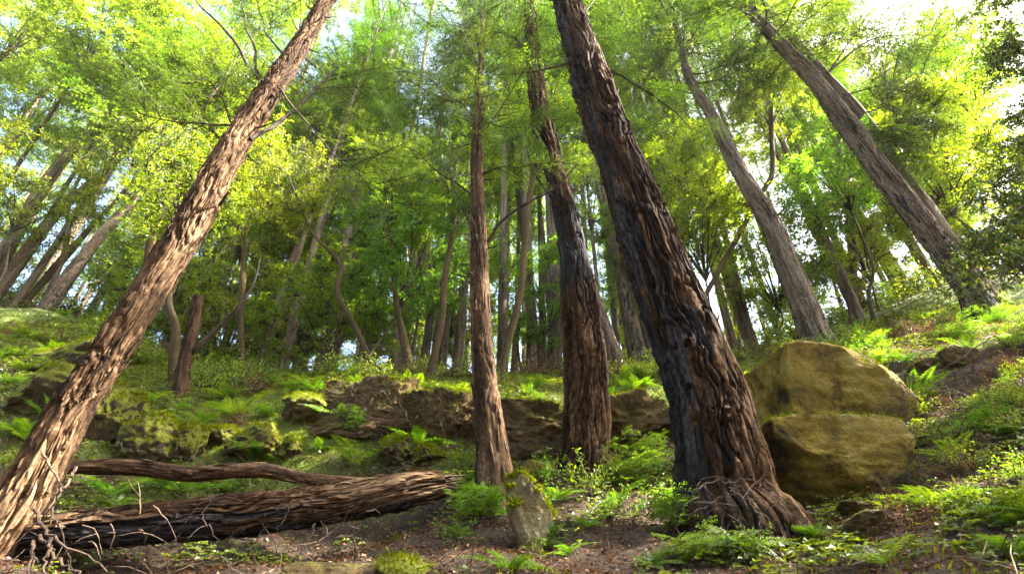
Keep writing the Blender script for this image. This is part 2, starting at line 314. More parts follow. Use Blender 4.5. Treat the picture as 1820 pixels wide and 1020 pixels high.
# ------------------------------------------------------------------ trunks
def trunk_mesh(name, P, R, mat, parent, k=64, step=.05, relief=.10, seed=0, char=None, fs=1., flakes=0, butt=0.):
    P = np.asarray(P, float); L = np.linalg.norm(np.diff(P, axis=0), axis=1).sum(); n = max(8, int(L/step))
    PR = spline(np.concatenate([P, np.asarray(R)[:, None]], 1), n); Pc, Rc = PR[:, :3], np.maximum(PR[:, 3], .006)
    Tn = unit(np.gradient(Pc, axis=0)); N = unit(np.cross(Tn, [0, -1, 0.15])); B = np.cross(Tn, N)
    s = np.concatenate([[0], np.cumsum(np.linalg.norm(np.diff(Pc, axis=0), axis=1))])
    an = np.arange(k)*2*math.pi/k; ca, sa = np.cos(an), np.sin(an); Rm = float(np.median(Rc))
    q = np.stack(np.broadcast_arrays(ca[None]*Rm, sa[None]*Rm, s[:, None]), -1)
    wq = q + .05*np.stack([vn(q*3.1, seed+40), vn(q*3.1, seed+41), vn(q*2, seed+42)], -1)
    r1 = 2*np.clip(np.abs(fbm(wq*np.array([10, 10, .7])*fs, 4, seed, .6))*6, 0, 1)**.7-1      # plates between narrow furrows
    r2 = 2*np.clip(np.abs(fbm(wq*np.array([32, 32, 2.6])*fs, 2, seed+5))*5, 0, 1)-1
    pl = np.floor((vn(wq*np.array([9, 9, 1.1])*fs, seed+9)+1)*2.2)/4.4    # broken plates
    big = fbm(q*np.array([1.5, 1.5, .8]), 2, seed+20)
    fl = 1 + butt*np.exp(-s/.55)[:, None]*(.6+.9*np.abs(np.sin(an*2.5+seed))[None])
    rr = Rc[:, None]*(1+.10*big)*fl + relief*(.75+.6*vn(q*np.array([1.5, 1.5, 1.2]), seed+70))*(.60*r1*(.7+.3*vn(q*np.array([8, 8, 4.]), seed+60)) + .34*r2 + .35*pl + .25*fbm(q*np.array([30, 30, 9.]), 3, seed+61, .7) - .5)
    V = Pc[:, None] + rr[..., None]*(ca[None, :, None]*N[:, None] + sa[None, :, None]*B[:, None])
    i = np.arange(n-1)[:, None]*k; j = np.arange(k)[None]; j2 = (j+1) % k
    Q = np.stack([i+j, i+j2, i+k+j2, i+k+j], -1).reshape(-1, 4)
    T = [[0, a+1, a] for a in range(1, k-1)] + [[(n-1)*k, (n-1)*k+a, (n-1)*k+a+1] for a in range(1, k-1)]
    chv = np.zeros((n, k)) if char is None else char(s[:, None]/s[-1], V, q) - .16*r1 - .10*r2
    V = V.reshape(-1, 3); bco = q.reshape(-1, 3); chv = np.broadcast_to(chv, (n, k)).reshape(-1)
    mb = MB(); mb.add(V, Q, T)
    if flakes:        # lifted strips of fibrous bark
        ri = RG.integers(2, n-14, flakes); ai = RG.integers(0, k, flakes); FV = []; FQ = []; FB = []; FC = []; base = len(V)
        for a, b in zip(ri, ai):
            ln = RG.integers(5, 13); hw = RG.uniform(.006, .02); lift = RG.uniform(.01, .045)*min(1, relief/.06); b2 = b
            idx = np.clip(np.arange(a, a+ln), 0, n-1); rad = unit(V[idx*k+b2]-Pc[idx]); side = unit(np.cross(Tn[idx], rad))
            t = np.linspace(0, 1, ln); c = V[idx*k+b2] + rad*(.004+lift*(t**2 if RG.random() < .6 else np.sin(t*3.1)))[:, None] + side*(RG.uniform(-.03, .03)*t)[:, None]
            wdt = hw*np.sin(np.clip(t*2.9+.25, 0, math.pi))[:, None]+.001
            FV.append(np.stack([c-side*wdt, c+side*wdt, c+side*wdt*.8-rad*.008, c-side*wdt*.8-rad*.008], 1).reshape(-1, 3))
            e = base + np.arange(ln-1)*4
            for u, v in ((0, 1), (1, 2), (2, 3), (3, 0)): FQ.append(np.stack([e+u, e+v, e+v+4, e+u+4], -1))
            FB.append(np.repeat(bco[idx*k+b2]+np.array([.5*hw, 0, 0]), 4, axis=0)); FC.append(np.repeat(chv[idx*k+b2]-.1, 4)); base += ln*4
        V = np.concatenate([V]+FV); Q = np.concatenate([Q]+FQ); bco = np.concatenate([bco]+FB); chv = np.concatenate([chv]+FC)
    o = mk(name, V, Q, mat, parent, False if relief > .03 else True, {'bco': bco, 'char': chv}, T)
    return o, Pc, Rc
def px_trunk(pts, Y, dY=0., top=None, sink=.35, zmin=None):
    """centre-line from photo points; the tree stands in the plane Y, leaning dY per metre of height"""
    P = []; R = []
    for (x, y, wd) in pts:
        p = at(x, y, Y); 
        if dY: p = at(x, y, Y + dY*(p[2]-P[0][2] if P else 0))
        P.append(p); R.append(wd)
    P = np.array(P); xs = np.array([p[0] for p in pts], float); ys = np.array([p[1] for p in pts], float)
    lean = np.abs(np.gradient(ys))/np.hypot(np.gradient(xs), np.gradient(ys))
    R = np.array(R)*depth(P)/F/2*lean*depth(P)/np.hypot(depth(P), P[:, 0])   # wide-angle stretch taken out
    d = unit(P[0]-P[1]); gl = g1(P[0][0], P[0][1])
    if P[0][2] > gl - sink:
        L = (P[0][2]-gl+sink)/max(.3, -d[2]); L = min(L, 6); P = np.concatenate([[P[0]+d*L], P]); R = np.concatenate([[R[0]*1.08], R])
    if top:
        d = unit(P[-1]-P[-2]); d = unit(d+np.array([0, 0, .35])); L = (top-P[-1][2])/max(.3, d[2])
        if L > .5:
            P = np.concatenate([P, [P[-1]+d*L*.5], [P[-1]+d*L]]); R = np.concatenate([R, [R[-1]*.6], [R[-1]*.12]])
    return P, R

# ------------------------------------------------------------------ foliage pieces
def frameM(d, up=(0, 0, 1)):
    d = unit(d); u = np.array(up, float); s = np.cross(u, d)
    if np.linalg.norm(s) < .05: s = np.cross([1., 0, 0], d)
    s = unit(s); return np.stack([d, s, np.cross(d, s)], 1)    # columns: x -> d
def make_bough(L, tw=.13, ls=.05, ll=.07, lw=.022, fan=.34):
    """flat feathery conifer bough along +x"""
    lv, wd = MB(), MB(); n = 10; t = np.linspace(0, 1, n); dr = RG.uniform(.05, .2)
    P = np.stack([t*L, 0.03*L*np.sin(t*3+RG.uniform(0, 6)), -dr*L*t*t + .02*L*RG.normal(size=n)], 1); P[0] = 0
    wd.tube(P, np.linspace(.003+.005*L, .003, n), 4)
    nt_ = int(L/tw); 
    for i in range(nt_):
        u = .16 + .84*(i+RG.random()*.6)/nt_; c = np.array([np.interp(u, t, P[:, a]) for a in range(3)])
        for sgn in (-1, 1):
            if RG.random() < .14: continue
            tl = L*fan*(1.12-u)**.7*RG.uniform(.5, 1.15)+.08; a = RG.uniform(.65, 1.15)
            d = unit(np.array([math.cos(a), sgn*math.sin(a), RG.uniform(-.25, .12)])); m = max(3, int(tl/ls)); s_ = (np.arange(m)+.5)/m
            pp = c + d*(s_*tl)[:, None] + np.array([0, 0, -1.])*(.25*tl*s_**2)[:, None]
            if tl > .3: wd.tube(np.array([c, c+d*tl*.5-[0, 0, .06*tl], pp[-1]]), [.006, .004, .002], 3)
            for s2 in (-1, 1):
                sd_ = np.array([-d[1], d[0], 0])*s2; dd = unit(d*.7+sd_*.8+RG.normal(size=(m, 3))*.22)
                nn = unit(np.array([0, 0, 1.])+RG.normal(size=(m, 3))*.35)
                lv.leaves(pp, dd, nn, ll*RG.uniform(.6, 1.25, m)*(1.15-.5*s_), lw*RG.uniform(.7, 1.3, m))
    return lv.arr(), wd.arr()
def make_clump(n, r, ll, lw, flat=.6):
    lv, wd = MB(), MB(); k = max(4, n//14)
    ends = rv(k)*r*RG.uniform(.45, 1, (k, 1))*np.array([1, 1, flat])
    for e in ends:
        mid = e*.5 + RG.normal(size=3)*.06*r; wd.tube(np.array([[0, 0, -.15*r], mid, e]), [.007, .005, .002], 3)
        m = 14; s_ = RG.uniform(.35, 1.05, m)[:, None]; p = mid*(1-s_)*2*(s_ < 1)*0 + e*s_ + RG.normal(size=(m, 3))*.05*r
        d = unit(unit(e)*.7+rv(m)*.9+np.array([0, 0, -.15])); nn = unit(np.array([0, 0, 1.])+rv(m)*.7)
        lv.leaves(p, d, nn, ll*RG.uniform(.6, 1.25, m), lw*RG.uniform(.7, 1.25, m))
    return lv.arr(), wd.arr()
BO_FAR = [make_bough(L, .22, .09, .14, .05) for L in (1.6, 2.2, 2.8, 3.4)]
BO_MID = [make_bough(L, .14, .055, .085, .026) for L in (1.2, 1.6, 2.0, 2.5)]
BO_NEAR = [make_bough(L, .09, .035, .05, .012) for L in (.8, 1.2, 1.6)]
CL_FAR = [make_clump(230, .85, .13, .06) for _ in range(4)]
CL_MID = [make_clump(300, .6, .085, .036) for _ in range(4)]
CL_LAU = [make_clump(150, .42, .085, .03) for _ in range(4)]
BO_SAP = [make_bough(L, .09, .030, .055, .016, .45) for L in (.3, .38, .46)]
def rotz(a): c, s = math.cos(a), math.sin(a); return np.array([[c, -s, 0], [s, c, 0], [0, 0, 1.]])
def put_bough(lv, wd, arrs, P, d, L=None):
    b = arrs[RG.integers(len(arrs))]; sc = RG.uniform(.85, 1.2) if L is None else L/2.
    Mx = frameM(d); roll = RG.normal()*.35; cr, sr = math.cos(roll), math.sin(roll); Mx = Mx @ np.array([[1, 0, 0], [0, cr, -sr], [0, sr, cr]])
    lv.put(b[0], Mx, P, sc); wd.put(b[1], Mx, P, sc)
def redwood_crown_arr(H, R0, nb, arrs, Lref):
    lv, wd = MB(), MB()
    for i in range(nb):
        u = (i+RG.random())/nb; az = i*2.4+RG.normal()*.4; L = R0*((1-u)**.75*.9+.12)*RG.uniform(.6, 1.2)
        el = RG.uniform(-.35, .15)+u*.5; d = [math.cos(az)*math.cos(el), math.sin(az)*math.cos(el), math.sin(el)]
        b = arrs[min(len(arrs)-1, max(0, int((L-Lref[0])/(Lref[1])+RG.uniform(-.3, .8))))]; base = b[1][0][:, 0].max()
        lv.put(b[0], frameM(d), np.array([0, 0, u*H]), L/base); wd.put(b[1], frameM(d), np.array([0, 0, u*H]), L/base)
    return lv, wd
def broad_crown_arr(Rx, Rz, nc, arrs, lean=0):
    lv, wd = MB(), MB(); c0 = np.array([0, 0, -Rz*.9])
    for i in range(nc):
        p = rv(1)[0]*RG.uniform(.35, 1)**.6*np.array([Rx, Rx, Rz]); b = arrs[RG.integers(len(arrs))]
        an = RG.uniform(0, 6.28); lv.put(b[0], rotz(an), p, RG.uniform(.75, 1.3)); wd.put(b[1], rotz(an), p, 1.)
        if i % 3 == 0:
            m1 = c0*.35 + p*.35 + RG.normal(size=3)*.15
            wd.tube(spline(np.array([c0, m1, p]), 7), np.linspace(.026, .005, 7), 4)
    return lv, wd

def protos():
    out = {}
    out['rf'] = [redwood_crown_arr(20, 3.1, 58, BO_FAR, (1.4, .6)) for _ in range(3)]
    out['rm'] = [redwood_crown_arr(9, 2.4, 60, BO_MID, (1., .45)) for _ in range(2)]
    out['bf'] = [broad_crown_arr(3.0, 3.6, 75, CL_FAR) for _ in range(4)]
    out['bm'] = [broad_crown_arr(1.7, 2.0, 45, CL_MID) for _ in range(4)]
    return out
PR = protos(); MESH = {}
def crown(kind, i, parent, loc, mat, rot=None, sc=(1, 1, 1)):
    key = (kind, i % len(PR[kind]), mat.name)
    if key not in MESH:
        lv, wd = PR[kind][key[1]]
        a = lv.build('crown', mat); b = wd.build('branches', M['twig']); MESH[key] = (a.data, b.data)
        bpy.data.objects.remove(a); bpy.data.objects.remove(b)
    az = RG.uniform(0, 6.28)
    for nm, me in zip(('crown', 'branches'), MESH[key]):
        o = bpy.data.objects.new(nm, me); C.collection.objects.link(o); o.parent = parent; o.location = loc
        o.rotation_mode = 'QUATERNION'
        from mathutils import Vector, Quaternion
        q = Vector((0, 0, 1)).rotation_difference(Vector(rot if rot is not None else (0, 0, 1)))
        o.rotation_quaternion = q @ Quaternion((0, 0, 1), az); o.scale = sc

# ------------------------------------------------------------------ the six main redwoods
def ch_none(t, V, q): return 0*V[..., 0]
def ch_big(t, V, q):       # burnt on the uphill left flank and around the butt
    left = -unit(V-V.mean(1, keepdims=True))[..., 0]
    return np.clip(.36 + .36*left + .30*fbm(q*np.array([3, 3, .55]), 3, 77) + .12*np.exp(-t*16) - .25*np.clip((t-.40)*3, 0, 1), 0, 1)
def ch_mid(t, V, q):
    return np.clip(.26 + .55*fbm(q*np.array([3, 3, .6]), 3, 78) + .45*np.exp(-((V[..., 2]-4.6)/1.3)**2), 0, 1)
MAIN = [
 dict(px=[(-25,975,150),(60,852,124),(113,750,102),(163,675,92),(212,600,84),(276,500,76),(340,400,71),(392,300,64),(454,200,55),(521,100,43),(575,10,30)], Y=3.9, top=13, mat='bark', k=200, step=.022, relief=.034, seed=3, flakes=520, fs=1.35,
      label='tall leaning redwood at the left with shaggy brown bark', bough0=.62),
 dict(px=[(880,868,74),(874,800,58),(868,740,52),(858,640,39),(853,520,33),(850,400,27),(848,300,22),(849,220,16),(853,120,9),(860,10,5)], Y=5.2, top=10, mat='bark', k=110, step=.03, relief=.026, seed=4, flakes=200, fs=1.7, butt=.15,
      label='slim straight young redwood trunk in the centre behind the pointed rock', bough0=.5),
 dict(px=[(1036,850,88),(1042,780,80),(1043,700,76),(1036,600,69),(1026,500,56),(1010,400,47),(985,300,40),(964,220,36),(950,130,28),(944,50,22),(938,-60,15)], Y=6.1, top=15, mat='bark_burnt', k=150, step=.03, relief=.05, seed=5, flakes=260, butt=.10, char=ch_mid,
      label='redwood with a burnt black band, between the slim trunk and the largest trunk', bough0=.7),
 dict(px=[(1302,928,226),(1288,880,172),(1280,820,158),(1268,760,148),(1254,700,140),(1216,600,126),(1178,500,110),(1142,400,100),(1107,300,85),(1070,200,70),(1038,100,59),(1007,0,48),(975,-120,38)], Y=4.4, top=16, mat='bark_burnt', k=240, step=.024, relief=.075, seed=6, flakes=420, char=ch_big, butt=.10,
      label='largest redwood, thick fire-blackened trunk with furrowed bark right of centre', bough0=.66),
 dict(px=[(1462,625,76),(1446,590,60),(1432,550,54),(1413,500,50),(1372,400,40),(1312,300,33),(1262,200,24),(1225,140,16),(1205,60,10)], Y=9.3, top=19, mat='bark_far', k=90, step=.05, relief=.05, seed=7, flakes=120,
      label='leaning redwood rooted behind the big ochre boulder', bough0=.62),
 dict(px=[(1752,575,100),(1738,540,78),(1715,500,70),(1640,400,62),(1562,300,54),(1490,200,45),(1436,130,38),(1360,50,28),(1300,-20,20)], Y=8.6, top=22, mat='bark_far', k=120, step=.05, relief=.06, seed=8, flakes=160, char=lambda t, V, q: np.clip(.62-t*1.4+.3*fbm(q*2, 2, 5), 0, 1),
      label='big leaning redwood at the far right with a dark base on the slope', bough0=.5),
]
for mI in MAIN:
    P, R = px_trunk(mI['px'], mI['Y'], top=mI['top'])
    t = empty('redwood_tree', P[0], mI['label'], 'tree', 'large redwoods near the camera')
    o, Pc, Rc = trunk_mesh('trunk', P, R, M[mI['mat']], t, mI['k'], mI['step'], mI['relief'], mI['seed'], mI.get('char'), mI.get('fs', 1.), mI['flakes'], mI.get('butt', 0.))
    o.location = -P[0] if False else (-P[0][0], -P[0][1], -P[0][2])
    mI['P'] = Pc; mI['R'] = Rc; mI['t'] = t
    lv, wd = MB(), MB(); n = len(Pc); L0 = P[0]
    nb = {3.9: 34, 5.2: 26, 6.1: 26, 4.4: 26, 9.3: 40, 8.6: 60}[mI['Y']]
    arrs = BO_NEAR if mI['Y'] < 6 else BO_MID
    for i in range(nb):
        u = mI['bough0'] + (1-mI['bough0'])*(i+RG.random())/nb; j = min(n-1, int(u*n)); az = i*2.4+RG.normal()*.5
        el = RG.uniform(-.3, .35); d = np.array([math.cos(az)*math.cos(el), math.sin(az)*math.cos(el), math.sin(el)])
        ux = (u-mI['bough0'])/(1-mI['bough0'])
        put_bough(lv, wd, arrs, Pc[j]-L0+d*Rc[j]*.6, d, RG.uniform(1.2, 2.4)*(1.1-.5*ux)*(1 if mI['Y'] < 6 else 1.5))
    for i in range(int(nb*.8)):   # short broken branch stubs lower down
        u = RG.uniform(.22, mI['bough0']+.05); j = int(u*n); az = RG.uniform(0, 6.28); d = unit(np.array([math.cos(az), math.sin(az), RG.uniform(-.3, .4)])); ln = RG.uniform(.08, .3)
        wd.tube(np.array([Pc[j]-L0+d*Rc[j]*.7, Pc[j]-L0+d*(Rc[j]+ln*.5), Pc[j]-L0+d*(Rc[j]+ln)+[0, 0, .04]]), [.012, .009, .003], 5)
    lv.build('crown', M['redwood'], t); mI['wd'] = wd
# long bare or leafy branches drawn from the photograph: (tree, [(px,py)...], dY towards the far end, radius, leafy)
BR = [(0, [(472,165),(430,95),(352,0),(330,-30)], -.5, .02, 0), (0, [(465,150),(445,70),(424,-20)], -.3, .017, 0), (0, [(505,100),(470,50),(450,-20)], .3, .012, 1),
      (0, [(445,248),(500,215),(560,160),(612,112)], .4, .022, 1), (0, [(420,222),(380,222),(310,215),(250,200)], -.4, .012, 1), (0, [(398,262),(388,240),(376,228)], -.1, .012, 0),
      (0, [(500,160),(570,250),(640,310),(700,360)], .3, .010, 1), (0, [(390,365),(405,345),(414,340)], -.2, .014, 0), (0, [(418,222),(400,190),(380,150),(372,140)], -.2, .012, 1),
      (1, [(862,440),(885,400),(930,365),(985,335),(1028,290)], -.4, .020, 0), (1, [(842,415),(820,365),(800,320),(798,250),(795,190)], -.3, .011, 0), (1, [(838,348),(790,315),(740,270),(700,250)], -.3, .013, 1),
      (1, [(852,170),(890,110),(930,70)], .1, .010, 1), (1, [(850,120),(830,80),(805,20)], -.2, .008, 1), (1, [(855,215),(900,225),(945,228)], -.1, .008, 1), (1, [(852,170),(800,180),(740,150),(660,105)], -.3, .010, 1),
      (3, [(1012,113),(960,125),(905,133)], -.2, .02, 0), (3, [(1080,122),(1130,150),(1190,190),(1230,230)], .3, .016, 1), (3, [(1030,45),(1050,10),(1070,-20)], .2, .015, 1),
      (2, [(1008,395),(975,350),(950,300),(952,235)], .2, .014, 0), (2, [(955,150),(1000,70),(1020,60)], .2, .02, 1), (2, [(948,100),(900,60),(840,40),(790,60)], .2, .02, 1),
      (5, [(1470,130),(1540,75),(1600,63),(1700,65)], .2, .03, 1), (5, [(1475,125),(1520,60),(1560,0)], .2, .025, 1), (5, [(1500,170),(1570,150),(1640,130)], .3, .02, 1), (5, [(1540,200),(1590,190),(1630,230)], .3, .018, 1),
      (4, [(1222,150),(1215,80),(1212,20)], -.2, .03, 0), (4, [(1225,150),(1280,140),(1340,110)], -.2, .018, 1), (4, [(1240,170),(1180,150),(1120,110)], -.2, .018, 1), (5, [(1500,180),(1540,240),(1600,260)], .3, .016, 1)]
for ti, pts, dy, r, leafy in BR:
    m = MAIN[ti]; Y0 = m['Y']; k = len(pts); L0 = np.array(m['t'].location)
    P = np.array([at(x, y, Y0 + dy*i/(k-1)) for i, (x, y) in enumerate(pts)]) - L0
    P = spline(P, 14); P[1:] += fbm(P[1:]*3, 2, ti)[:, None]*np.array([.05, .02, .05]); 
    m['wd'].tube(P, np.linspace(r*1.25, r*.35, 14), 6)
    if leafy:
        lv = MB(); w2 = m['wd']
        for q in range(4, 14):
            for sg in (-1, 1):
                d = unit(P[q]-P[q-1]); sd_ = unit(np.cross(d, [0, 1., .3]))*sg
                put_bough(lv, w2, BO_NEAR if Y0 < 6 else BO_MID, P[q], unit(d*.6+sd_*.8+rv(1)[0]*.3), RG.uniform(.6, 1.3) if Y0 < 6 else 1.6)
        lv.build('foliage', M['redwood'], m['t'])
for m in MAIN: m['wd'].build('branches', M['twig'], m['t'])

# ------------------------------------------------------------------ mid-distance trunks seen in the photo
def simple_tree(name, pts, Yd, top, mat, crown_kind=None, leaf=None, label='', cat='tree', group=None, k=28, relief=.02, H0=.5, sc=1., ci=0, char=None, step=.12):
    P, R = px_trunk(pts, Yd, top=top)
    t = empty(name, P[0], label, cat, group)
    o, Pc, Rc = trunk_mesh('trunk', P, R, mat, t, k, step, relief, ci*7+2, char, 1.)
    o.location = (-P[0][0], -P[0][1], -P[0][2])
    if crown_kind:
        j = int(len(Pc)*H0); d = unit(Pc[-1]-Pc[j]); L = np.linalg.norm(Pc[-1]-Pc[j])
        if crown_kind[0] == 'r': Hn = {'rf': 20, 'rm': 9}[crown_kind]; crown(crown_kind, ci, t, Pc[j]-P[0], leaf, d, (sc, sc, L*1.08/Hn))
        else: crown(crown_kind, ci, t, Pc[-1]-P[0], leaf, d, (sc, sc, sc))
    return t
GM = 'mid-distance trunks behind the bank'
MID = [  # pts, Y, top, label, crown, H0
 ([(-10,485,40),(40,395,34),(85,320,30),(140,255,26),(190,215,20),(250,140,14)], 13, 26, 'grey redwood trunk leaning right, highest of the four at the far left edge', 'rf', .45),
 ([(10,500,36),(75,410,32),(120,360,27),(190,300,20),(240,250,14)], 12, 22, 'grey redwood trunk leaning right, second of the four at the far left edge', 'rf', .45),
 ([(55,525,17),(100,470,16),(165,400,12),(215,345,8)], 12.5, 18, 'thinnest of the four leaning trunks at the far left edge', 'rf', .5),
 ([(85,545,42),(140,468,33),(200,395,26),(235,360,20),(290,290,12)], 11, 20, 'dark-footed leaning trunk nearest the big left redwood', 'rf', .4),
 ([(985,660,32),(985,600,27),(985,520,23),(983,440,20),(975,330,15),(965,240,8)], 14, 28, 'straight sunlit trunk showing just left of the burnt-banded redwood', 'rf', .45),
 ([(1100,655,34),(1080,600,28),(1060,540,24),(1040,470,20),(1010,350,14)], 11, 24, 'dark trunk leaning behind the burnt-banded redwood', 'rf', .5),
 ([(1136,650,36),(1122,580,30),(1108,500,26),(1090,420,22),(1060,300,16)], 12.5, 26, 'charred grey trunk between the burnt-banded redwood and the largest trunk', 'rf', .45),
 ([(1098,640,14),(1092,560,12),(1086,480,10),(1075,400,8)], 17, 26, 'thin bare trunk left of the charred grey trunk', 'rf', .5),
 ([(575,665,44),(590,600,38),(600,520,34),(615,440,28),(640,330,20)], 14, 28, 'pale broad trunk standing above the left end of the earth bank', 'rf', .5),
 ([(495,690,26),(510,620,24),(525,560,20),(550,470,16)], 13, 24, 'pale trunk beside the pale broad trunk, left of it', 'rf', .5),
 ([(455,680,22),(470,610,20),(490,540,16),(520,450,12)], 15, 24, 'grey trunk over the ferny slope, left of the pale trunks', 'rf', .5),
 ([(700,660,32),(712,600,28),(722,540,24),(740,450,18)], 15, 27, 'leaning grey trunk above the middle of the earth bank', 'rf', .5),
 ([(640,665,18),(655,610,16),(668,540,13),(690,450,10)], 18, 26, 'narrow grey trunk above the earth bank right of the pale broad trunk', 'rf', .5),
 ([(752,660,18),(760,600,16),(768,540,14),(780,440,10)], 16, 26, 'narrow pale trunk above the right end of the earth bank', 'rf', .5),
 ([(370,610,26),(385,540,22),(405,470,18),(440,380,12)], 14, 24, 'pale trunk rising behind the broken snag', 'rf', .5),
 ([(945,660,22),(945,600,18),(940,520,15)], 17, 26, 'faint trunk right of the curved mossy stem', 'rf', .5),
 ([(915,650,12),(918,600,10),(920,520,9)], 20, 26, 'faintest slim trunk crossing behind the curved mossy stem', 'rf', .5),
 ([(1330,600,28),(1310,540,24),(1290,480,20),(1255,400,14)], 16, 26, 'grey trunk between the largest trunk and the leaning one behind the boulder', 'rf', .5),
 ([(1300,600,16),(1285,540,14),(1270,480,12)], 19, 26, 'narrow trunk close against the right edge of the largest trunk', 'rf', .5),
 ([(1605,510,40),(1570,450,32),(1530,390,26),(1480,310,18)], 16, 28, 'hazy grey trunk leaning left over the brushy right slope', 'rf', .5),
 ([(1668,515,30),(1630,450,26),(1590,390,22),(1540,330,16)], 15, 28, 'hazy brown trunk leaning left, close behind the far right redwood', 'rf', .5),
 ([(1515,500,18),(1514,440,17),(1508,380,14),(1500,310,12),(1490,240,9)], 13, 20, 'upright brown trunk on the brushy right slope', 'rf', .5),
 ([(1700,520,20),(1670,470,16),(1640,420,12)], 18, 26, 'thin hazy trunk leaning left beside the hazy brown trunk', 'rf', .5),
 ([(1780,560,52),(1725,480,40),(1675,405,36),(1595,300,34),(1530,205,30),(1468,135,24),(1390,45,16)], 9.6, 22, 'second leaning trunk tight behind the far right redwood', 'rm', .5),
]
for i, (pts, Yd, top, lb, ck, H0) in enumerate(MID):
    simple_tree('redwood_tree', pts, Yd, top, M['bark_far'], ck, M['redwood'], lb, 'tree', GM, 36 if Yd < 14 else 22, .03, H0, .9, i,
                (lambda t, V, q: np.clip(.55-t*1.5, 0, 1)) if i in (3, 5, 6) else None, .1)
# curved mossy understory stems
GS = 'thin curved understory stems'
STEM = [
 ([(895,645,12),(905,600,14),(925,520,13),(932,440,12),(938,370,11),(948,310,10),(952,240,8)], 8.4, 8.2, 'mossy curved stem between the slim trunk and the burnt-banded redwood', 2),
 ([(770,640,15),(785,570,12),(790,500,11),(803,420,10),(806,350,8),(800,300,6)], 9, 9.5, 'mossy curved stem above the right end of the bank', 2),
 ([(660,645,14),(640,600,12),(620,560,11),(600,520,10),(605,470,9),(560,420,6)], 9, 9.0, 'crooked stem leaning left above the bank', 2),
 ([(725,640,16),(715,590,14),(708,560,11),(700,500,8)], 9.5, 9.0, 'short crooked dark stem above the middle of the bank', 2),
 ([(1350,350,10),(1372,310,10),(1372,250,9),(1370,180,8)], 11, 14, 'upright bare stem between the two leaning right redwoods', 2),
 ([(310,620,18),(312,580,16),(300,540,14),(306,480,10)], 7.6, 7.5, 'thin dark stem left of the broken snag', 2),
 ([(430,620,10),(428,560,12),(432,490,11),(436,430,9),(440,360,8)], 9.5, 10, 'straight thin grey stem right of the broken snag', 2),
]
for i, (pts, Yd, top, lb, _) in enumerate(STEM):
    simple_tree('laurel_tree', pts, Yd, top, M['bark_thin'], 'bm', M['laurel'], lb, 'tree', GS, 18, .008, .8, .75, i, None, .07)
# broken snag with a fork
P, R = px_trunk([(322,705,34),(325,660,28),(334,620,24),(345,570,22),(352,527,17)], 7.3)
sn = empty('broken_snag', P[0], 'dark broken snag with a forking arm on the slope beside the left redwood', 'dead tree')
o, Pc, Rc = trunk_mesh('trunk', P, R, M['bark_dark'], sn, 40, .03, .03, 31, lambda t, V, q: .2+0*V[..., 0]); o.location = [-q for q in P[0]]
wd = MB(); wd.tube(spline(np.array([at(338,628,7.3), at(380,590,7.3), at(420,550,7.2), at(450,505,7.2), at(462,460,7.1)])-P[0], 16), np.linspace(.05, .012, 16), 8, rough=.3)
wd.build('limb', M['bark_thin'] if False else M['twig'], sn, True)
P, R = px_trunk([(262,470,18),(268,430,16),(284,390,14),(303,352,10)], 8.6)
sn = empty('broken_snag', P[0], 'orange-brown broken snag behind the left redwood trunk', 'dead tree')
o, Pc, Rc = trunk_mesh('trunk', P, R, M['bark'], sn, 24, .05, .012, 33); o.location = [-q for q in P[0]]

# ------------------------------------------------------------------ broad-leaved understory, placed where the photo shows leaf masses
GAPS = [(560,140,80),(1275,185,60),(185,285,60),(800,110,75),(60,110,30),(1690,0,70),(890,545,26),(1760,230,20),(525,640,22),(20,230,30),(1120,545,18),(400,40,30),(690,70,30)]
def zone(x):
    for lim, s in ((150, 'at the far left edge'), (420, 'around the leaning left redwood'), (640, 'right of the leaning left redwood'), (840, 'left of the slim central trunk'),
                   (1030, 'between the slim trunk and the burnt-banded one'), (1230, 'behind the largest trunk'), (1440, 'right of the largest trunk'), (1640, 'around the far right redwood')):
        if x < lim: return s
    return 'at the far right edge'
def broad_tree(px, py, Yd, kind, leaf, sc, i, kd, ad):
    c = at(px, py, Yd); c[0] += 0; bx, by = c[0]+RG.normal()*.6, c[1]+RG.normal()*.4; b = np.array([bx, by, g1(bx, by)-.2])
    Rz = (2.0 if kind == 'bm' else 3.6)*sc; tp = c - [0, 0, Rz*.85]
    if tp[2] < b[2]+.5: tp[2] = b[2]+.5
    H = c[2]-b[2]
    t = empty('laurel_tree' if leaf is M['laurel'] else 'oak_tree', b, '%s %s tree %s' % (ad, kd, zone(px)), 'tree', 'leafy understory trees on the slope')
    mid = (b+tp)/2 + RG.normal(size=3)*np.array([.15, .1, .1]); P = np.array([b, b*.72+tp*.28+RG.normal(size=3)*.05, mid, tp, c]); r0 = .02+.0045*H
    o, Pc, Rc = trunk_mesh('trunk', P-b, [r0*1.3, r0, r0*.8, r0*.55, .02], M['bark_far'] if i % 3 else M['bark_thin'], t, 10, .3, .006, i)
    crown(kind, i, t, c-b, leaf, None, (sc*RG.uniform(.9, 1.2), sc*RG.uniform(.9, 1.2), sc*RG.uniform(.8, 1.1)))
rng = random.Random(4); idx = 0
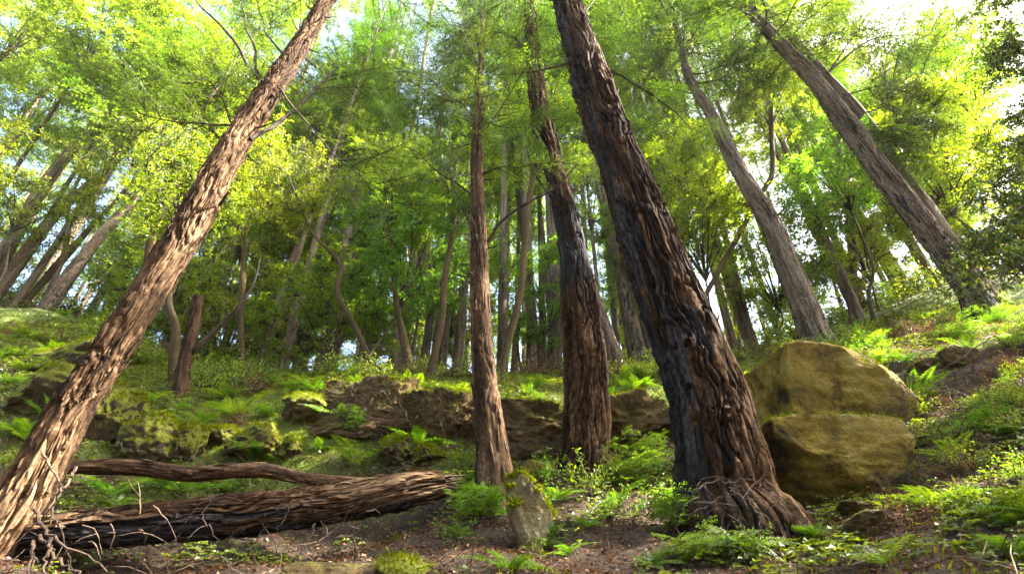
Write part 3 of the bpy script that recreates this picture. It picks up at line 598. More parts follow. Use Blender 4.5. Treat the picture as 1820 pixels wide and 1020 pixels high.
for gy_ in range(8):
    for gx_ in range(14):
        px = -40 + gx_*137 + rng.uniform(-60, 60); py = -20 + gy_*85 + rng.uniform(-40, 40)
        Yd = rng.uniform(9.5, 13) if gy_ > 3 and rng.random() < .45 else rng.uniform(13, 21)
        kind = 'bm' if Yd < 13 else 'bf'; c = at(px, py, Yd); scl = rng.uniform(.7, 1.05)
        rp = (1.7 if kind == 'bm' else 3.)*scl*F/depth(c)
        if any(math.hypot(px-a, py-b) < r+rp*.5 for a, b, r in GAPS): continue
        if c[2]-g1(c[0], c[1]) < 1.6: continue
        yellow = (px < 560 and rng.random() < .85) or (px > 1250 and rng.random() < .6) or rng.random() < .6
        broad_tree(px, py, Yd, kind, M['laurel'] if yellow else M['oak'], scl, idx, ('yellow-green laurel' if yellow else 'deep green oak'), ('low bushy' if py > 400 else 'high-crowned leafy')); idx += 1
for px, py, Yd, scl in ((50,50,11.5,.8),(190,60,12,.8),(330,70,12.5,.75),(70,190,12,.6),(340,190,13,.7),(250,130,12,.6),(470,300,12,.7),(1660,120,12,.7),(1560,330,13,.7),(1760,330,11,.6),(600,250,13,.7),(1180,330,13,.7),(760,430,12,.6)):
    broad_tree(px, py, Yd, 'bf', M['laurel'], scl, idx, 'yellow-green laurel', 'sunlit leafy'); idx += 1
for k_, (px, py, Yd) in enumerate(((400,590,19),(480,600,22),(545,585,24),(660,600,20),(810,590,22),(900,600,24),(1010,590,22),(1190,590,18),(1350,560,20),(720,580,26))):
    broad_tree(px, py, Yd, 'bf', M['laurel'], .55, idx, 'yellow-green laurel', 'low far-off'); idx += 1
for i in range(34):     # slim straight trunks standing behind the bank
    px = RG.uniform(330, 1260) if i < 24 else RG.uniform(1280, 1700); Yd = RG.uniform(11.5, 21); a = at(px, 640, Yd); b = np.array([a[0], a[1], g1(a[0], a[1])-.3]); H = RG.uniform(17, 26); r0 = RG.uniform(.05, .13)
    t = empty('redwood_tree', b, 'slim straight pale trunk with a high crown %s' % zone(px), 'tree', 'slim straight trunks behind the bank')
    lx = RG.normal()*.5 + (910-px)*.0012; o, Pc, Rc = trunk_mesh('trunk', np.array([[0, 0, 0], [lx*.4, 0, H*.4], [lx, 0, H]]), [r0*1.25, r0*.9, .02], M['bark_far'], t, 14, .25, .012, i+50)
    crown('rf', i, t, (lx*.75, 0, H*.55), M['redwood'], None, (.6, .6, H*.47/20))
# far forest
idx = 0
for i in range(400):
    yy = rng.uniform(20, 58); xx = rng.uniform(-1.9, 1.9)*yy*.8
    if abs(xx) > 62 or (xx > 14 and xx > yy*.75): continue
    b = np.array([xx, yy, g1(xx, yy)-.3]); H = rng.uniform(26, 46)
    q = pix(b + [0, 0, H*.65]); 
    if any(math.hypot(q[0]-a, q[1]-c_) < r+25 for a, c_, r in GAPS): continue
    t = empty('redwood_tree', b, '%s distant redwood %s' % ('tall' if H > 36 else 'smaller', zone(pix(b+[0, 0, 12.])[0])), 'tree', 'distant redwoods filling the hillside')
    r0 = rng.uniform(.08, .24)
    o, Pc, Rc = trunk_mesh('trunk', np.array([[0, 0, 0], [rng.uniform(-.2, .2), 0, H*.4], [0, 0, H*.75], [0, 0, H]]), [r0*1.3, r0, r0*.6, .03], M['bark_far'], t, 12, .8, .02, i)
    h0 = rng.uniform(.15, .4)*H; s = rng.uniform(.9, 1.4)
    crown('rf', i, t, (0, 0, h0), M['redwood'] if rng.random() < .7 else M['oak'], None, (s, s, (H-h0)*1.05/20)); idx += 1
    if idx >= 50: break

for i, (xx, yy, H, h0, s) in enumerate([(9,3,17,7,.8),(13,6,22,8,1.1),(-7,-5,24,4,1.4),(0,-7,26,5,1.4),(7,-5,24,5,1.3),(-14,-2,26,4,1.4),(-16,6,24,5,1.2),(-4,-13,30,5,1.5),(6,-14,30,5,1.5),(13,-9,28,5,1.5),(-13,-11,28,5,1.5),(15,-1,24,8,1.2),(-3,-3,17,8,.9),(4,-2.5,18,9,.9)]):  # unseen redwoods added to cut sky fill and darken the foreground
    b = np.array([xx, yy, g1(xx, yy)-.3]); t = empty('redwood_tree', b, 'added redwood out of view that shades the gully', 'tree', 'added redwoods out of view that cut the sky light')
    o, Pc, Rc = trunk_mesh('trunk', np.array([[0, 0, 0], [0, .2, H*.5], [0, 0, H]]), [.45, .3, .03], M['bark_far'], t, 14, .5, .02, i)
    crown('rf', i, t, (0, 0, h0), M['redwood'], None, (s, s, (H-h0)*1.05/20))

# ------------------------------------------------------------------ near laurel branches hanging in at the right edge
b = at(2050, 640, 4.9); b[2] = g1(b[0], b[1])-.2
t = empty('laurel_tree', b, 'dark-leaved laurel whose glossy leafy branches hang in at the right edge', 'tree')
lv, wd = MB(), MB()
trk = [b, at(2030, 400, 4.9), at(1990, 150, 4.9), at(1960, -80, 4.9)]
o, Pc, Rc = trunk_mesh('trunk', np.array(trk)-b, [.14, .11, .08, .04], M['bark_thin'], t, 24, .05, .01, 51)
for (x0, y0), (x1, y1), r in (((1960,-60),(1740,20),.03), ((1985,60),(1755,120),.03), ((1995,140),(1790,230),.03), ((2005,230),(1760,330),.03), ((2015,300),(1800,400),.03), ((2020,330),(1735,420),.03), ((2030,420),(1770,500),.03), ((2000,160),(1810,60),.03), ((2010,260),(1830,160),.02), ((2025,400),(1700,470),.02)):
    ya = RG.uniform(4.3, 5.0); A = at(x0, y0, 4.9)-b; B = at(x1, y1, ya)-b
    P = spline(np.array([A, (A+B)/2+[0, 0, .25], B]), 12); wd.tube(P, np.linspace(.028, .005, 12), 6)
    for q in range(3, 12):
        for _ in range(3):
            a = CL_LAU[RG.integers(4)]; lo = P[q]+RG.normal(size=3)*.16; s = RG.uniform(.45, .75); an = rotz(RG.uniform(0, 6))
            lv.put(a[0], an, lo, s*1.1); wd.put(a[1], an, lo, s)
lv.build('crown', M['darkleaf'], t); wd.build('branches', M['twig'], t)

def ground_at(px, py):
    """first hit of the sight line through a photo point with the terrain"""
    Ys = np.arange(2.2, 16, .04); P = np.array([at(px, py, q) for q in Ys]); d = P[:, 2]-gz(P[:, 0], P[:, 1]); k = np.where(d < 0)[0]
    return P[k[0]] if len(k) else P[150]
# ------------------------------------------------------------------ boulders
def ico(n):
    import bmesh
    bm = bmesh.new(); bmesh.ops.create_icosphere(bm, subdivisions=n, radius=1)
    V = np.array([v.co[:] for v in bm.verts]); T = np.array([[v.index for v in f.verts] for f in bm.faces]); bm.free(); return V, T
ICO = {5: ico(5), 6: ico(6), 4: ico(4)}
def boulder(name, px, py, Yd, wpx, hpx, dep, mat, seed, label, cat='boulder', group=None, sub=5, cuts=9, sink=0., rz=0., shape=None, rough=.06, moss=0, planes=None, lean=0., box=4.):
    """centre pixel, size in photo pixels, depth in metres"""
    r_ = np.random.default_rng(seed); g_ = ground_at(px, py+hpx*.5); Yd = g_[1]+dep*.22; c = at(px, py, Yd); D = depth(c); hw, hh = wpx*D/F/2, hpx*D/F/2/CS
    V, T = ICO[sub]; V = V.copy()
    N = unit(r_.normal(size=(cuts, 3))); ds = r_.uniform(.55, .85, cuts)*(1.3 if box > 6 else 1)
    if planes: N = np.concatenate([N, unit(np.array([p[:3] for p in planes], float))]); ds = np.concatenate([ds, [p[3] for p in planes]])
    V = V/((np.abs(V)**box).sum(1, keepdims=True))**(1/box)*1.0
    for n_, d in zip(N, ds):
        e = V @ n_ - d; m = e > 0; V[m] -= e[m, None]*n_*.97
    Nn = unit(V); cf = fbm(V*2.6+seed*3.1, 3, seed+11)
    V = V + Nn*(rough*1.3*(np.floor(cf*5+.12*fbm(V*20, 2, 3))/5))[:, None]
    V = V + Nn*(rough*fbm(V*2.2+seed, 5, seed)+rough*.9*fbm(V*9+seed, 4, seed+2, .7)+rough*.35*(1-np.abs(vn(V*np.array([3.5, 3.5, 5.])+seed, seed+3))*2))[:, None]
    V = V*np.array([hw, dep/2, hh])
    V[:, 0] += lean*V[:, 2]
    V = V @ rotz(rz).T
    o = mk('rock_face' if moss else name, V, None, mat, None, True, None, T)
    if moss:
        root = empty(name, c - [0, 0, hh], label, cat, group); o.parent = root; o.location = (0, 0, hh)
        me = o.data; n = len(V); nr = np.zeros(n*3, np.float32); me.vertices.foreach_get('normal', nr); nr = nr.reshape(-1, 3)
        ok = np.where((nr[:, 2]+.5*fbm(V*4+seed, 3, seed+8) > .62))[0]
        if len(ok):
            pk = ok[r_.integers(0, len(ok), moss)]; lv = MB(); p = V[pk]+r_.normal(size=(moss, 3))*.012+[0, 0, hh]
            lv.leaves(p, unit(nr[pk]+r_.normal(size=(moss, 3))*.6), unit(r_.normal(size=(moss, 3))), r_.uniform(.015, .04, moss), .010, r_.random(moss)); lv.build('moss', M['moss'], root)
        return root
    o.location = c; tag(o, label, cat, group); return o
boulder('boulder', 1476, 735, 5.75, 252, 168, 1.2, M['rock'], 21, 'large square ochre boulder with a mossy top edge right of the largest trunk', sub=6, cuts=2, moss=3500, rough=.055, box=14.,
        planes=[(0,-1,-.12,.8),(-1,-.1,.12,.9),(1,-.2,.30,.95),(.5,-.6,.5,1.1)])
boulder('boulder', 1468, 835, 5.35, 235, 122, 1.0, M['rock'], 24, 'lower ochre block under the large square boulder, split off by a mossy seam', sub=6, cuts=2, moss=3500, rough=.055, box=12.,
        planes=[(0,-1,-.05,.8),(1,-.2,-.3,.95)])
boulder('boulder', 938, 922, 3.9, 88, 128, .3, M['palerock'], 5, 'small upright pointed rock with a moss cap beside the fern', sub=5, cuts=6, moss=2200, rough=.07, lean=-.05,
        planes=[(0,-1,.1,.7),(.8,0,.8,.72),(-1,0,.1,.85)])
GR = 'mossy rocks on the left slope'
for q in [(272,790,5.7,100,84,.6,'mossrock',31,'bright mossy boulder just above the thin log',3000), (340,800,5.6,60,70,.5,'mossrock',32,'dark-sided mossy rock right of the bright mossy boulder',1200),
          (200,745,6.2,80,110,.6,'mossrock',33,'tall mossy rock half hidden by the leaning left redwood',1800), (385,775,6.2,60,40,.5,'mossrock',34,'rounded mossy rock up the slope from the dark-sided one',1200),
          (455,792,6.1,110,60,.6,'mossrock',35,'wide dark rock under fern mats in the middle of the left slope',900), (700,802,6.2,66,56,.5,'mossrock',36,'domed mossy rock below the earth bank',1200),
          (760,812,6.0,60,34,.4,'mossrock',37,'flat mossy stone right of the domed rock',700), (90,700,6.8,150,90,.8,'mossrock',38,'broad mossy rock at the left edge above the clover',1800),
          (140,640,7.6,190,60,.8,'mossrock',39,'long brownish mossy ledge high on the left slope',1800), (540,735,6.9,90,50,.6,'mossrock',40,'low mossy rock left of the earth bank',900), (520,800,6.1,60,40,.5,'mossrock',45,'small mossy rock near the middle of the logs',700)]:
    boulder('rock', *q[:6], M[q[6]], q[7], q[8], 'rock', GR, moss=q[9]*3, rough=.15, box=2.6, cuts=6)
GB = 'crumbling rock faces of the bank'
for q in [(672,724,7.15,230,108,.8,'soilrock',61,'left section of the crumbling earth bank with an overhanging turf lip',900), (796,742,7.0,160,96,.8,'soilrock',62,'crumbling bank section left of the slim trunk',700),
          (955,762,7.0,190,100,.8,'soilrock',63,'ochre bank face between the slim trunk and the burnt-banded redwood',700), (1118,756,7.2,200,104,.9,'soilrock',64,'ochre bank face between the burnt-banded redwood and the largest trunk',700)]:
    boulder('rock_bank', *q[:6], M[q[6]], q[7], q[8], 'rock bank', GB, sub=6, moss=q[9]*6, rough=.16, cuts=7, planes=[(0,-1,.1,.6),(0,0,1,.7)])
GF = 'stones along the bottom of the gully'
for q in [(712,1024,3.5,110,50,.4,'mossrock',72,'flat mossy stone at the bottom edge under the log',600),
          (600,1034,3.4,170,50,.5,'soilrock',73,'flat sunlit stone at the bottom edge left of the mossy one',0), (1540,935,3.7,84,44,.3,'soilrock',74,'small brown stone among the clover at the lower right',0),
          (1520,905,4.1,70,26,.3,'soilrock',75,'thin stone slab just above the small brown stone',0), (955,835,5.6,70,30,.3,'rock',76,'pale stone lying between the slim trunk and the burnt-banded redwood',0),
          (1640,655,6.6,56,34,.4,'soilrock',77,'dark rock just right of the large square boulder',200), (1700,640,6.6,64,32,.4,'soilrock',78,'dark rock under the far right redwood',200)]:
    boulder('rock', *q[:6], M[q[6]], q[7], q[8], 'rock', GF, moss=q[9], rough=.1)

# ------------------------------------------------------------------ fallen logs
def log(name, pts, label, k, relief, char=None, flakes=0, seed=0, fs=1.):
    P = np.array([at(x, y, Yd) for x, y, Yd, w_ in pts]); R = np.array([w_*depth(at(x, y, Yd))/F/2 for x, y, Yd, w_ in pts])
    t = empty(name, P[0], label, 'fallen log')
    o, Pc, Rc = trunk_mesh('log_trunk', P, R, M['bark'], t, k, .025, relief, seed, char, fs, flakes); o.location = [-a for a in P[0]]
    return t, Pc, Rc
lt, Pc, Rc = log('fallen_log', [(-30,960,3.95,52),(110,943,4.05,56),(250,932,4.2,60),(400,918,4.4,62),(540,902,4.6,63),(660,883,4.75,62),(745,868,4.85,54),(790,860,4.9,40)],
    'thick charred log lying across the gully with a splintered end', 130, .05, lambda t, V, q: np.clip(.50-.35*t+.3*fbm(q*np.array([4, 4, .7]), 3, 12)+.05-3.6*(V[..., 2]-V[..., 2].mean(1, keepdims=True)), 0, 1), 260, 91, 1.3)  # char in patches; underside blackened further to stand in for shade
wd = MB()
for i in range(36):   # splinters at the broken end
    d = unit(Pc[-1]-Pc[-8]); o_ = rv(1)[0]; o_ -= d*(o_@d); p = Pc[-1]-Pc[0]*0 + o_*RG.uniform(.02, .10); p = p - np.array(lt.location)
    wd.tube(np.array([p-d*.15, p+d*.02, p+d*RG.uniform(.06, .2)+RG.normal(size=3)*.02]), [.016, .012, .002], 4)
wd.build('splinters', M['deadwood'], lt)
log('fallen_log', [(120,832,4.35,18),(180,829,4.4,26),(260,832,4.5,26),(330,842,4.55,25),(400,838,4.6,24),(470,836,4.65,24),(540,850,4.7,20),(620,858,4.75,22),(700,862,4.8,22),(770,852,4.85,18)],
    'thin pale log resting on top of the thick charred log', 60, .012, None, 60, 93, 1.8)

# ------------------------------------------------------------------ twigs, roots and dead branches
def walk(p, d, L, n, curl=.22, g=-.1):
    P = [np.array(p, float)]; d = unit(np.array(d, float))
    for _ in range(n): d = unit(d + RG.normal(size=3)*curl + [0, 0, g]); P.append(P[-1]+d*L/n)
    return np.array(P)
def px_twigs(name, paths, label, cat, mat, extra=0, area=None, r=.01):
    b = at(*paths[0][0]); b = np.array(b); t = empty(name, b, label, cat); mb = MB()
    for pth in paths:
        P = spline(np.array([at(*q) for q in pth])-b, 16); P[1:-1] += RG.normal(size=(14, 3))*.008; mb.tube(P, np.linspace(r, r*.35, 16), 6, rough=.3)
    for _ in range(extra):
        x0, y0, x1, y1, Y0, Y1 = area; p = at(RG.uniform(x0, x1), RG.uniform(y0, y1), RG.uniform(Y0, Y1))-b
        P = walk(p, rv(1)[0]*[1, .5, .7]+[0, 0, .1], RG.uniform(.12, .36), 7); mb.tube(P, np.linspace(r*.55, r*.15, 8), 4)
        if RG.random() < .6: mb.tube(walk(P[3], rv(1)[0], .18, 4), np.linspace(r*.35, r*.1, 5), 4)
    mb.build('twigs', mat, t)
px_twigs('exposed_roots', [[(75,800,3.7),(95,840,3.6),(110,870,3.55),(92,905,3.55),(110,940,3.5)], [(135,830,3.6),(120,860,3.55),(100,880,3.5),(85,920,3.5)], [(62,905,3.5),(80,945,3.4),(120,970,3.3),(165,990,3.3),(190,1015,3.2)],
   [(90,955,3.5),(85,985,3.4),(80,1030,3.3)], [(60,960,3.5),(55,1000,3.3),(45,1040,3.3)], [(70,950,3.5),(100,990,3.4),(150,1025,3.2)]], 'tangle of bare pale roots at the foot of the leaning left redwood', 'roots', M['deadwood'], 14, (30, 880, 280, 1010, 3.4, 3.9), .011)
px_twigs('dead_branch', [[(1218,915,3.55),(1245,905,3.5),(1290,880,3.5),(1340,870,3.5)], [(1235,870,3.5),(1270,855,3.5),(1310,865,3.5),(1360,900,3.5)], [(1270,895,3.5),(1240,890,3.45),(1232,872,3.4)], [(1290,860,3.5),(1330,850,3.45),(1370,880,3.4)],
   [(1300,870,3.5),(1345,905,3.45),(1350,960,3.4)]], 'pile of pale dead twigs leaning against the base of the largest redwood', 'dead branch', M['deadwood'], 16, (1240, 850, 1375, 915, 3.3, 3.5), .006)
px_twigs('dead_branch', [[(520,890,4.3),(500,930,4.2),(480,960,4.1)], [(380,880,4.2),(360,920,4.0),(390,960,3.9)], [(560,930,4.1),(540,980,3.9),(500,1000,3.8)], [(640,925,4.3),(632,960,4.3),(634,980,4.3)]], 'thin dry twigs hanging under the thick charred log', 'dead branch', M['twig'], 30, (330, 900, 640, 1010, 3.6, 4.3), .007)
px_twigs('dead_branch', [[(210,785,5.0),(230,800,4.8),(300,800,4.7)], [(740,790,5.8),(700,790,5.7),(650,770,5.7)]], 'loose dry twigs scattered on the thin pale log', 'dead branch', M['deadwood'], 26, (200, 800, 700, 850, 4.6, 4.8), .006)
px_twigs('dead_branch', [[(620,690,6.7),(660,700,6.6),(700,730,6.5),(740,760,6.5)], [(700,700,6.6),(760,715,6.5),(800,720,6.5)], [(640,740,6.5),(700,745,6.4),(760,735,6.4)]], 'dangling dry roots on the face of the earth bank', 'roots', M['deadwood'], 110, (600, 690, 840, 780, 6.3, 6.6), .008)
px_twigs('dead_branch', [[(1640,640,6),(1680,680,5.6),(1700,740,5.2)], [(1600,790,4.9),(1680,760,4.8),(1760,720,4.7)], [(1760,600,5.8),(1700,640,5.6),(1650,670,5.6)]], 'brushy dead branches on the right slope above the clover', 'dead branch', M['deadwood'], 160, (1600, 650, 1830, 800, 4.3, 5.4), .008)
for (x, y, Yd, lb) in ((640,640,8.6,'leafless grey brush on the bank edge left of the slim trunk'), (1590,520,9.4,'leafless grey brush on the slope left of the far right redwood'), (40,510,10.4,'leafless grey brush at the left edge below the leaning grey trunks'), (790,650,8.6,'leafless brush above the right end of the earth bank')):
    px_twigs('dead_brush', [[(x-60, y+10, Yd), (x, y-15, Yd), (x+50, y-30, Yd)]], lb, 'brush', M['deadwood'], 130, (x-110, y-40, x+110, y+30, Yd-.6, Yd+.8), .008)

# ------------------------------------------------------------------ plants
def scatter(n, fn=None, x=(-10.5, 10.5), y=(2.2, 11.5)):
    X_ = RG.uniform(*x, n); Y_ = RG.uniform(*y, n)
    if fn is not None:
        k = RG.random(n) < fn(X_, Y_); X_, Y_ = X_[k], Y_[k]
    Z_ = gz(X_, Y_); e = .03
    nx_ = -(gz(X_+e, Y_)-Z_)/e; ny_ = -(gz(X_, Y_+e)-Z_)/e
    return np.stack([X_, Y_, Z_], -1), unit(np.stack([nx_, ny_, np.ones_like(nx_)], -1))
def inview(P, m=650):
    x, y = pix(P); return (x > -m) & (x < 1820+m) & (y > -m) & (y < 1020+m) & (depth(P) > .6)
# leaf litter
P, N = scatter(150000, lambda x, y: np.clip(1.15-y*.07, .2, 1)); k = inview(P); P, N = P[k], N[k]; n = len(P)
lv = MB(); d = unit(rv(n)*[1, 1, .35]); lv.leaves(P+N*RG.uniform(.004, .03, (n, 1)), d, unit(N+rv(n)*.6), RG.uniform(.02, .06, n), RG.uniform(.008, .024, n))
tag(lv.build('leaf_litter', M['dry']), 'brown fallen leaves and needles strewn over the soil', 'leaf litter', kind='stuff')
mb = MB(); P, N = scatter(4500, lambda x, y: np.clip(1.2-y*.09, .2, 1)); k = inview(P); P, N = P[k], N[k]
for p, nn in zip(P, N): mb.tube(walk(p+nn*.01, unit(rv(1)[0]*[1, 1, .3]+nn*.15), RG.uniform(.08, .4), 3, .2, -.02), [.004, .003, .003, .001], 3)
tag(mb.build('twig_litter', M['deadwood']), 'small dry twigs lying all over the slope', 'twigs', kind='stuff')
# clover
def clov(x, y):
    p = np.stack([x, y, x*0], -1); m = fbm(p*.9, 3, 71)*1.1
    d = .25 + m + .9*np.exp(-((x-3)/1.5)**2-((y-3.6)/1.3)**2) + .7*np.exp(-((x-4.)/1.6)**2-((y-5)/1.5)**2) + .7*np.exp(-((x+4.2)/1.6)**2-((y-6)/1.6)**2) + .5*np.exp(-((x+2.6)/.9)**2-((y-5.1)/.4)**2) + .35*(y > 7.2) 
    d = d - 1.6*np.exp(-((x+.6)/2)**2-((y-4.)/.75)**2) + .45*np.exp(-((x-.8)/1.6)**2-((y-4.2)/1.2)**2)
    return np.clip(d, 0, 1)*np.clip(.55+3.2*fbm(p*2.6, 2, 74), .06, 1)
P, N = scatter(110000, clov); k = inview(P); P, N = P[k], N[k]; n = len(P); lv = MB()
hgt = RG.uniform(.02, .09, n)[:, None]; top = P + unit(N+[0, 0, 1]+rv(n)*.3)*hgt; a0 = RG.uniform(0, 6.28, n); s = RG.uniform(.022, .045, n); cr = RG.random(n)*.6
for j in range(3):
    a = a0+j*2.094; d = np.stack([np.cos(a), np.sin(a), RG.uniform(-.3, .25, n)], -1); lv.leaves(top, d, unit(N+rv(n)*.3), s, s*1.05, np.clip(cr+RG.random(n)*.4, 0, 1), .15)
tag(lv.build('clover', M['clover']), 'bright three-leaved sorrel carpeting the slope', 'ground cover', kind='stuff')
# moss on the ground
P, N = scatter(190000, lambda x, y: np.clip(mossiness(x, y)*2.2, 0, 1)); k = inview(P); P, N = P[k], N[k]; n = len(P); lv = MB()
lv.leaves(P, unit(N+rv(n)*.7), rv(n), RG.uniform(.02, .06, n), .014); tag(lv.build('moss', M['moss']), 'yellow-green moss tufts growing over the soil', 'moss', kind='stuff')

for nm, mat, lb, cn, hh in (('undergrowth', M['clover'], 'leafy green undergrowth covering the top of the slope', 60000, .25), ('brush_litter', M['dry'], 'brown dead leaves and brush on the top of the slope', 26000, .12)):
    P, N = scatter(cn, lambda x, y: np.clip(.5+1.6*fbm(np.stack([x, y, x*0], -1)*.7, 3, 90), 0, 1), (-26, 26), (9.5, 26)); k = inview(P); P, N = P[k], N[k]; n = len(P); lv = MB()
    lv.leaves(P+N*RG.uniform(0, hh, (n, 1)), unit(rv(n)+N*.5), unit(N+rv(n)*.7), RG.uniform(.05, .13, n), RG.uniform(.03, .06, n)); tag(lv.build(nm, mat), lb, 'undergrowth', kind='stuff')

def make_fern(nf, L, seed):
    lv = MB(); r_ = np.random.default_rng(seed)
    for i in range(nf):
        az = i*2.4+r_.normal()*.3; l = L*r_.uniform(.65, 1.1); el = r_.uniform(.55, 1.15); n = 26; t = np.linspace(0, 1, n); h = np.array([math.cos(az), math.sin(az), 0])
        P = h*(l*(t*math.cos(el)+.30*t*t))[:, None] + np.array([0, 0, 1.])*(l*(t*math.sin(el)-.50*t**2.2))[:, None]
        T = unit(np.gradient(P, axis=0)); S = np.array([-h[1], h[0], 0]); U = np.cross(S, T); U = -U if U[0][2] < 0 else U
        pl = l*.20*np.sin(np.clip(t*1.02+.06, 0, 1)*math.pi)**.7*(1.1-.5*t)+.004; lv.tube(P[::5], np.linspace(.003, .001, len(P[::5])), 3, a=.2)
        c = r_.random()*.5
        for sg in (-1, 1): lv.leaves(P[2:], S*sg+T[2:]*.35-U[2:]*.12+r_.normal(size=(n-2, 3))*.08, U[2:], pl[2:], np.minimum(.018, l/n*.95), c+r_.random(n-2)*.5, .1)
    return lv
def make_sapling(ns, H, seed):
    lv, wd = MB(), MB(); r_ = np.random.default_rng(seed)
    for i in range(ns):
        P = walk([r_.normal()*.05, r_.normal()*.05, 0], [r_.normal()*.35, r_.normal()*.35, 1], H*r_.uniform(.5, 1.1), 8, .12, .03); wd.tube(P, np.linspace(.007, .002, 9), 4)
        for j in range(2, 9):
            for sg in range(2):
                az = r_.uniform(0, 6.28); d = np.array([math.cos(az), math.sin(az), r_.uniform(0, .6)]); b = BO_SAP[r_.integers(3)]; z_ = r_.uniform(.5, 1.)
                lv.put(b[0], frameM(d), P[j], z_); wd.put(b[1], frameM(d), P[j], z_*.8)
    return lv, wd
def make_shrub(R, n, ll, lw, seed):
    lv, wd = MB(), MB(); r_ = np.random.default_rng(seed)
    for i in range(n):
        P = walk([0, 0, 0], unit(r_.normal(size=3)*[1, 1, .4]+[0, 0, .8]), R*r_.uniform(.6, 1.2), 6, .25, 0); wd.tube(P, np.linspace(.006, .002, 7), 3)
        m = 22; tt = r_.integers(2, 7, m); p = P[tt]+r_.normal(size=(m, 3))*.05*R; lv.leaves(p, unit(r_.normal(size=(m, 3))+unit(p)*.6), unit(r_.normal(size=(m, 3))*.6+[0, 0, 1]), ll*r_.uniform(.6, 1.2, m), lw*r_.uniform(.7, 1.2, m), r_.random(m))
    return lv, wd
FERN = [make_fern(n_, L_, s_).build('fronds', M['fern']) for n_, L_, s_ in ((11, .5, 1), (14, .42, 2), (9, .6, 3), (16, .36, 4))]
SAP = []
for s_ in range(3):
    a, b_ = make_sapling(4+s_, .6, 20+s_) if s_ == 0 else make_shrub(.5, 17, .065, .020, 60+s_); SAP.append((a.build('foliage', M['fern']), b_.build('stems', M['twig'])))
SHR = []
for s_ in range(3):
    a, b_ = make_shrub(.5, 34, .05, .026, 30+s_); SHR.append((a.build('foliage', M['laurel']), b_.build('stems', M['twig'])))
    a, b_ = make_shrub(.5, 34, .04, .02, 40+s_); SHR.append((a.build('foliage', M['dry']), b_.build('stems', M['deadwood'])))
def plant(name, parts, x, y, s, label, cat, group, tilt=.15, z=None):
    zz = g1(x, y)-.01 if z is None else z
    t = empty(name, (x, y, zz), label, cat, group); t.rotation_euler = (RG.normal()*tilt-.15, RG.normal()*tilt, RG.uniform(0, 6.28)); t.scale = (s, s, s)
    for p in parts:
        o = p.copy(); C.collection.objects.link(o); o.parent = t
    return t
def land(x):
    for lim, s in ((170, 'at the left edge'), (360, 'by the leaning left redwood'), (560, 'behind the thin log'), (720, 'under the earth bank'), (860, 'just left of the slim trunk'), (1000, 'near the pointed rock'),
                   (1180, 'in front of the burnt-banded redwood'), (1380, 'at the foot of the largest redwood'), (1600, 'beside the ochre boulder'), (1740, 'on the right slope')):
        if x < lim: return s
    return 'at the right edge'
def lvl(y): return 'at the bottom of the frame' if y > 900 else ('on the lower slope' if y > 800 else ('halfway up the slope' if y > 710 else 'along the top of the slope'))
GFn = 'ferns on the forest floor'
for (x, y, s, lb) in ((905,1015,.62,'brightest sword fern, standing upright below the pointed rock'), (1010,985,.45,'small fern right of the pointed rock at the bottom'), (720,690,.9,'fern hanging over the bank'),):
    p = ground_at(x, y); plant('fern', [FERN[0]], p[0], p[1], s, lb, 'fern', GFn)
fx = [(1400,740),(1350,700),(1370,780),(1480,760),(1560,780),(1540,640),(1390,655),(1430,650),(1600,640),(1100,690),(1150,680),(1130,700),(960,690),(900,740),(950,745),(640,690),(560,700),(520,720),(600,760),(480,740),(400,700),
      (230,680),(250,720),(330,740),(160,590),(60,600),(110,650),(30,670),(450,820),(560,810),(640,820),(370,870),(1700,560),(1780,570),(1810,600),(1750,880),(1650,900),(1720,930),(1560,1000),(1440,960),(1500,870),(1220,990),(1060,940),
      (1160,1000),(1330,990),(1780,780),(1690,820),(1600,860),(740,800),(820,830),(850,720),(1200,760),(980,900),(120,560),(180,620),(280,650),(0,640),(1470,700),(1640,560),(1520,590),(1350,620),(1250,640)]
fx += [(RG.uniform(-20, 560), RG.uniform(600, 800)) for _ in range(34)] + [(RG.uniform(560, 1200), RG.uniform(672, 720)) for _ in range(16)] + [(RG.uniform(1380, 1850), RG.uniform(570, 1000)) for _ in range(16)] + [(RG.uniform(150, 420), RG.uniform(850, 900)) for _ in range(5)] + [(RG.uniform(800, 1400), RG.uniform(800, 1010)) for _ in range(24)]
for i, (x, y) in enumerate(fx):
    x += rng.uniform(-12, 12); y += rng.uniform(-10, 10); p = ground_at(x, y); sz = rng.uniform(.55, 1.15)
    plant('fern', [FERN[i % 4]], p[0], p[1], sz*(.7 if p[1] < 4.5 else 1), '%s green fern %s, %s' % ('large' if sz > .85 else 'small', lvl(y), land(x)), 'fern', GFn)
GSp = 'redwood seedlings sprouting on the floor'
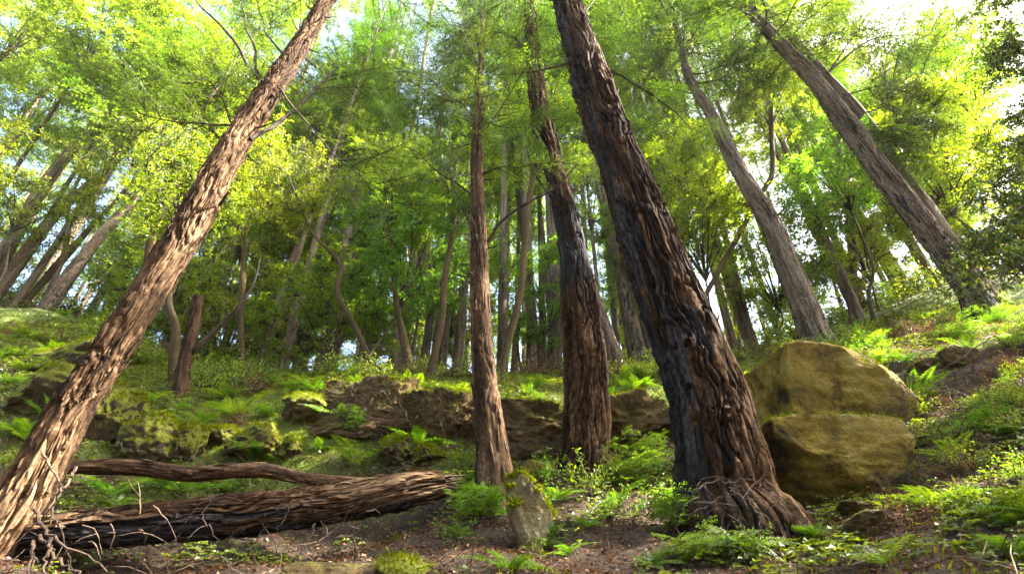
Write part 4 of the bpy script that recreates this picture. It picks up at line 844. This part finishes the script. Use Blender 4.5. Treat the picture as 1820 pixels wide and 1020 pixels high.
for i, (x, y, s, lb) in enumerate([(850,925,.62,'feathery seedling left of the pointed rock, in front of the slim trunk'), (815,950,.45,'small feathery seedling under the end of the thick log'), (1055,880,.85,'tall feathery seedling right below the burnt-banded redwood'), (1120,870,.95,'widest feathery seedling between the two charred trunks'),
     (1170,850,.9,'bright seedling touching the left flank of the largest redwood'), (1090,920,.6,'low seedling under the widest one'), (1260,1000,.5,'seedling at the bottom edge before the largest redwood'), (1330,1005,.5,'seedling at the bottom edge right of the largest redwood'),
     (980,780,.6,'seedling in the shade between slim trunk and burnt-banded redwood'), (1730,600,.9,'bushy seedling at the foot of the far right redwood'), (1790,560,.8,'bushy seedling at the right edge of the slope'), (1550,620,.7,'seedling behind the ochre boulder'), (1140,820,.8,'seedling against the ochre bank'), (1010,820,.5,'seedling left of the burnt-banded trunk base'), (930,790,.5,'seedling just right of the slim trunk')]):
    p = ground_at(x, y); plant('redwood_seedling', SAP[i % 3], p[0], p[1], s, lb, 'seedling', GSp, .1)
for i in range(34):
    x, y = (RG.uniform(820, 1200), RG.uniform(780, 980)) if i < 12 else ((RG.uniform(1500, 1820), RG.uniform(560, 640)) if i < 24 else (RG.uniform(0, 700), RG.uniform(620, 800)))
    p = ground_at(x, y); plant('redwood_seedling', SAP[i % 3], p[0], p[1], RG.uniform(.35, .8), 'small green seedling %s, %s' % (lvl(y), land(x)), 'seedling', GSp, .1)
GSh = 'low shrubs along the slope'
n = 0
sx = [(a, 668+RG.uniform(-8, 6)) for a in range(380, 1180, 42)] + [(a, 640-max(0, a-1400)*.22) for a in range(1230, 1800, 45)] + [(a, 590+abs(a-0)*.22) for a in range(-10, 360, 40)] + [(420,760),(450,700),(400,640),(300,640),(360,690),(1650,700),(1700,740),(1760,700),(1640,600),(1590,570),(1690,600),(1740,800),(1650,780),(1790,660),(450,650),(240,620),(1210,700),(1360,760),(1780,730)]
for _ in range(60):
    X1 = RG.uniform(-20, 20); Y1 = RG.uniform(9.5, 20); q = pix(np.array([X1, Y1, g1(X1, Y1)]))
    if not (-50 < q[0] < 1870): continue
    dry = rng.random() < .35; k = rng.choice([1, 3, 5] if dry else [0, 2, 4])
    plant('shrub', SHR[k], X1, Y1, rng.uniform(1.2, 2.4), '%s shrub back among the far trunks, %s' % ('dry brown-leaved' if dry else 'leafy green', land(q[0])), 'shrub', GSh)
sx += [(RG.uniform(1600, 1840), RG.uniform(640, 840)) for _ in range(22)] + [(RG.uniform(1450, 1840), RG.uniform(840, 960)) for _ in range(8)]
for x, y in sx:
    p = ground_at(x, y); dry = rng.random() < (.45 if x > 1590 and y > 635 else .38); k = rng.choice([1, 3, 5] if dry else [0, 2, 4]); s = rng.uniform(.55, 1.1)*(.7+.04*p[1])*(.6 if x > 1590 and y > 635 else 1)
    plant('shrub', SHR[k], p[0], p[1], s, '%s shrub %s, %s' % ('dry brown-leaved' if dry else 'leafy green', lvl(y), land(x)), 'shrub', GSh)
for f in FERN: bpy.data.objects.remove(f)
for a, b_ in SAP + SHR: bpy.data.objects.remove(a); bpy.data.objects.remove(b_)
print('OBJECTS', len(bpy.data.objects), 'VERTS', sum(len(m.vertices) for m in bpy.data.meshes))

# ------------------------------------------------------------------ thin sunlit haze
hm, nt, out, N, L = newmat('haze'); pv = N('ShaderNodeVolumePrincipled'); pv.inputs['Color'].default_value = (.95, .97, .9, 1)
pv.inputs['Density'].default_value = .0003; pv.inputs['Anisotropy'].default_value = .3; L(pv.outputs[0], out.inputs['Volume'])
z0, z1 = float(Z.min())-1, 62.
bx_ = np.array([(x, y, z) for z in (z0, z1) for y in (-115, 200) for x in (-165, 165)], float)
hz = mk('haze', bx_, [(0, 2, 3, 1), (4, 5, 7, 6), (0, 1, 5, 4), (2, 6, 7, 3), (0, 4, 6, 2), (1, 3, 7, 5)], hm, None, False)
tag(hz, 'thin pale haze between the trees', 'haze', kind='stuff'); cy.volume_bounces = 0
